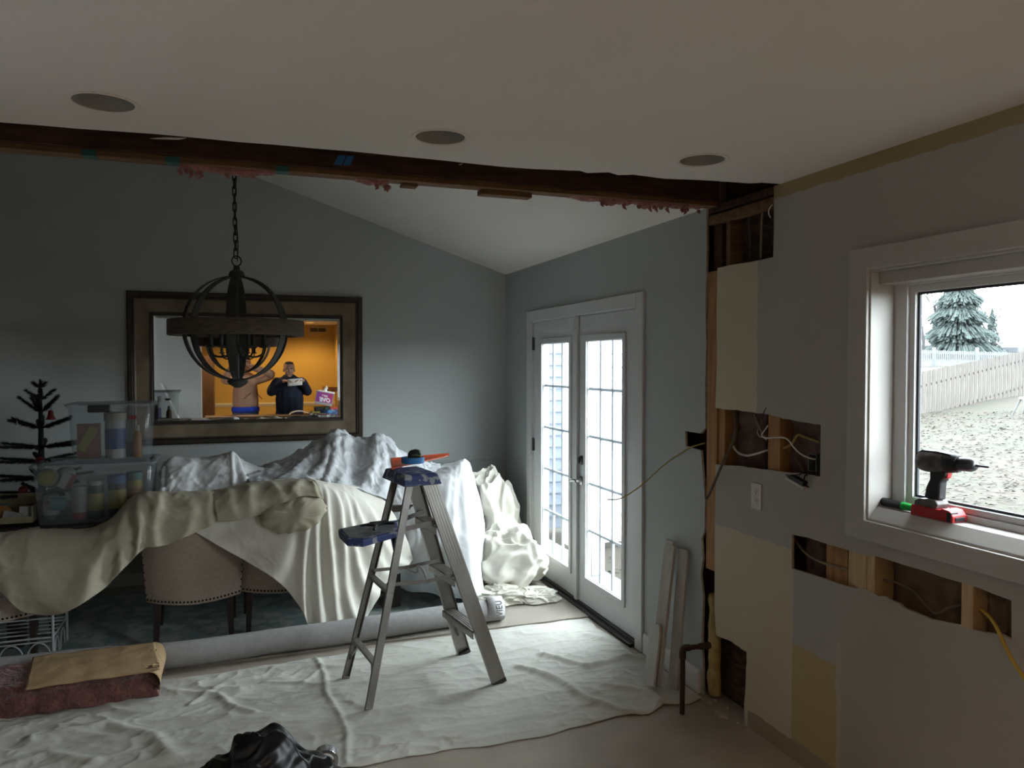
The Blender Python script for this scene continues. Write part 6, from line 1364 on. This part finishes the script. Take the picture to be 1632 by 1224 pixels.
remesh(mb, 'body', skin_m, mn, .0075, 2); face(hc, Mh, mn, 1.08)
mb = MB(); mb.ell(hc+Vector((0,-.035,.052)), (.088,.098,.082), 16, 10, Mh); mb.ell(hc+Vector((0,.02,.103)), (.070,.070,.024), 14, 8, Mh); remesh(mb, 'hair', hair_m, mn, .010, 2)
mb = MB(); limb(mb, [V3(0,.01,.90), V3(0,.03,1.12), V3(0,.0,1.36)], [.215,.225,.175]); limb(mb, [s1, el1, el1.lerp(w1,.85)], [.088,.078,.056]); limb(mb, [s2, el2, el2.lerp(w2,.85)], [.088,.078,.056]); limb(mb, [V3(-.12,0,1.38), V3(.12,0,1.38)], [.095,.095]); limb(mb, [V3(0,.01,1.40), V3(0,.02,1.475)], [.10,.082])
remesh(mb, 'sweater', navy, mn, .012, 3)
mb = MB(); limb(mb, [V3(-.05,0,.88), V3(.05,0,.88)], [.165,.165])
for s in (-1, 1): limb(mb, [V3(s*.10,0,.88), V3(s*.115,0,.50), V3(s*.115,-.02,.10)], [.125,.09,.08])
remesh(mb, 'trousers', dkp, mn, .014, 3)
for s in (-1, 1): mb = MB(); mb.ell(V3(s*.115,.05,.045), (.05,.145,.044), 14, 8); mb.v = [(x, y, max(z, .002)) for x, y, z in mb.v]; mb.build('shoe', shoe_m, mn)
pw = mat('white_paper', (.78,.76,.72), rough=.8); a, b = mir(458.5, 604.5, .145), mir(482, 602.5, .145)
mb = MB(); P = np.zeros((8, 5, 3))
for i in range(8):
    for j in range(5): t = i/7; P[i, j] = a+(b-a)*t+np.array([0, .010*math.sin(PI*t)-.02*j/4, -.112*j/4])
tag(mb.grid(P).build('paper_sheet', pw, smooth=60, solid=.0006), 'white sheet of paper held by the person in navy', 'paper')
# ---- counter with clutter
ctr_m = mat('brown_counter_top', (.30,.17,.09), (.22,.12,.06), scale=4, rough=.45, stretch=(1,6,6)); cab_m = mat('brown_cabinet', (.16,.09,.05), (.12,.065,.035), scale=4, rough=.6, stretch=(6,6,1))
ct = thing('counter', 'brown counter reflected along the bottom of the mirror', 'counter', (.6, .52, .001)); MB().box(-.50, 1.66, .24, .80, .862, .90).build('worktop', ctr_m, ct, smooth=0, bevel=.004); MB().box(-.44, 1.60, .28, .76, .001, .8618).build('base_cabinet', cab_m, ct, smooth=0)
gift = thing('carton', 'red and purple carton with white lettering, tissue on top, on the reflected counter', 'box', (1.26, .50, 1.03)); bx_, by_ = 1.250, .50
Mt = Matrix.Rotation(.18, 3, 'Y') @ Matrix.Rotation(.10, 3, 'Z'); gm = mat('grey_carton_side', (.30,.29,.28), rough=.8); rp = mat('red_purple_print', (.38,.03,.10), (.16,.04,.28), scale=5, rough=.6); wp = mat('white_print', (.75,.75,.78), rough=.6)
cc = Vector((bx_, by_, 1.145)); mb = MB(); mb.obox(cc, (.27,.20,.20), Mt); mb.build('box_body', gm, gift, smooth=0, bevel=.002)
mb = MB(); F3 = lambda x, z, d=.1006: cc+Mt @ Vector((x, d, z)); mb.add([F3(-.125,-.06), F3(.125,-.06), F3(.125,.095), F3(-.125,.095)], [(0,1,2,3)]); mb.build('front_print', rp, gift, smooth=0)
def letter_mesh(txt, size, fn, name, m, par):
    cu = bpy.data.curves.new('t', 'FONT'); cu.body = txt; cu.size = size; cu.align_x = 'CENTER'; cu.offset = .004*size/.08
    to = bpy.data.objects.new('t', cu); me = bpy.data.meshes.new_from_object(to); mb = MB(); mb.add([fn(v.co.x, v.co.y) for v in me.vertices], [tuple(p.vertices) for p in me.polygons]); o = mb.build(name, m, par, smooth=0); bpy.data.objects.remove(to); return o
letter_mesh('OVE', .085, lambda x, y: F3(-x+.02-.25*y, y-.045, .1012), 'lettering', wp, gift); letter_mesh('pure', .045, lambda x, y: F3(-x+.0-.2*y, y+.035, .1012), 'lettering', wp, gift)
mb = MB()
for k in range(5): t = k/4; mb.ell(cc+Mt @ Vector((-.10+.2*t, .0, .105)), (.05,.09,.018), 10, 6)
mb.tube(bez([cc+Mt @ Vector((0,.02,.10)), cc+Vector((.01,.02,.15)), cc+Vector((.035,.02,.165)), cc+Vector((.03,.02,.20))], 5), [.03]*5+[.02]*6+[.012]*5, 8); mb.build('tissue', pw, gift)
for z0, z1, x0, x1, m, lab in ((.901,.975,1.26,1.60,mat('blue_game_box', (.03,.09,.22), (.30,.33,.38), scale=24, rough=.5, thr=(.40,.46)),'patterned blue flat box low on the right of the reflected counter'), (.9755,1.000,1.24,1.62,mat('red_game_lid', (.45,.05,.06), rough=.5),'red lidded flat box on top of the patterned blue box'), (.901,.925,1.02,1.22,W_,'cream book lying left of the patterned blue box'), (.9255,.95,1.05,1.235,YL,'yellow edged book on the cream book')):
    o = MB().box(x0, x1, .34, .62, z0, z1).build('flat_box' if 'box' in lab else 'book', m, smooth=0, bevel=.002); tag(o, lab, 'box' if 'box' in lab else 'book')
P = np.zeros((20, 6, 3))
for i in range(20):
    for j in range(6): t = i/19; P[i, j] = (.72+.36*t, .36+.24*j/5, .903+.06*math.sin(PI*min(1, t*1.15))**.7*(1-.3*t))
tag(MB().grid(P).build('magazine', pw, smooth=60, solid=.003), 'bent magazine arching on the reflected counter', 'magazine')
o = MB().box(1.10, 1.24, .38, .58, .9505, 1.02).build('dark_case', nm_k, smooth=0, bevel=.01); tag(o, 'small black case under the tilted carton', 'case')
# wooden chair against the far wall, tall cabinet, vent
oak = mat('honey_oak', (.45,.22,.06), (.36,.17,.045), scale=5, rough=.5, stretch=(8,8,1)); wc = thing('wooden_chair', 'honey oak slat back chair beyond the reflected carton', 'chair', (1.62, -1.2, .001))
for x in (1.44, 1.80):
    MB().bar((x, -1.40, .002), (x, -1.46, 1.28), .04, .035, up=(1,0,0)).build('back_post', oak, wc, smooth=0, bevel=.004); MB().bar((x, -1.02, .002), (x, -1.02, .44), .04, .04, up=(1,0,0)).build('leg', oak, wc, smooth=0, bevel=.004)
MB().box(1.41, 1.83, -1.43, -1.0, .441, .475).build('seat', oak, wc, smooth=0, bevel=.01); MB().bar((1.42,-1.455,1.22), (1.82,-1.455,1.22), .03, .09).build('top_rail', oak, wc, smooth=0, bevel=.004)
for k in range(4): x = 1.50+.08*k; MB().bar((x,-1.41,.475), (x,-1.455,1.19), .03, .012, up=(1,0,0)).build('slat', oak, wc, smooth=0)
fc = thing('tall_cabinet', 'tall brown cabinet beside the grey stub wall behind the camera', 'cabinet', (-.68, -1.7, .001)); MB().box(-.95, -.425, -2.0, -1.505, .001, 1.83).build('carcass', cab_m, fc, smooth=0, bevel=.003)
for x0, x1 in ((-.945,-.69),(-.685,-.43)):
    dr = MB().box(x0, x1, -1.504, -1.485, .08, 1.82).build('door', cab_m, fc, smooth=0, bevel=.004); MB().bar((.5*(x0+x1)+(.10 if x0 < -.8 else -.10), -1.475, .95), (.5*(x0+x1)+(.10 if x0 < -.8 else -.10), -1.475, 1.12), .012, .012, up=(1,0,0)).build('handle', steel, dr, smooth=0)
vt = thing('air_vent', 'white double air vent high on the wall behind the camera', 'vent', (1.53, -3.40, 2.35)); vm = mat('vent_metal', (.55,.50,.40), rough=.5)
for x0 in (1.37, 1.535): MB().box(x0, x0+.155, -3.402, -3.398, 2.345, 2.425).build('grille_back', mat('vent_shadow', (.10,.08,.05), rough=.9) if x0 < 1.4 else MATS['vent_shadow'], vt, smooth=0)
mb = MB(); mb.prism([(1.355,2.33),(1.705,2.33),(1.705,2.44),(1.355,2.44)], lambda a, b, t: (a, -3.4195+t, b), .024, [[(1.37,2.345),(1.525,2.345),(1.525,2.425),(1.37,2.425)], [(1.535,2.345),(1.69,2.345),(1.69,2.425),(1.535,2.425)]]); mb.build('vent_frame', vm, vt, smooth=0)
a, b = mir(256, 611, .055), mir(287, 672, .16); d = (b-a)/np.linalg.norm(b-a); b = a+d*(a[2]-.02)/(-d[2])
tag(MB().bar(a, b, .075, .015, up=(1,.2,.6)).build('white_board', white_trim, smooth=0, bevel=.002), 'white trim board leaning on the grey stub wall behind the camera', 'board')
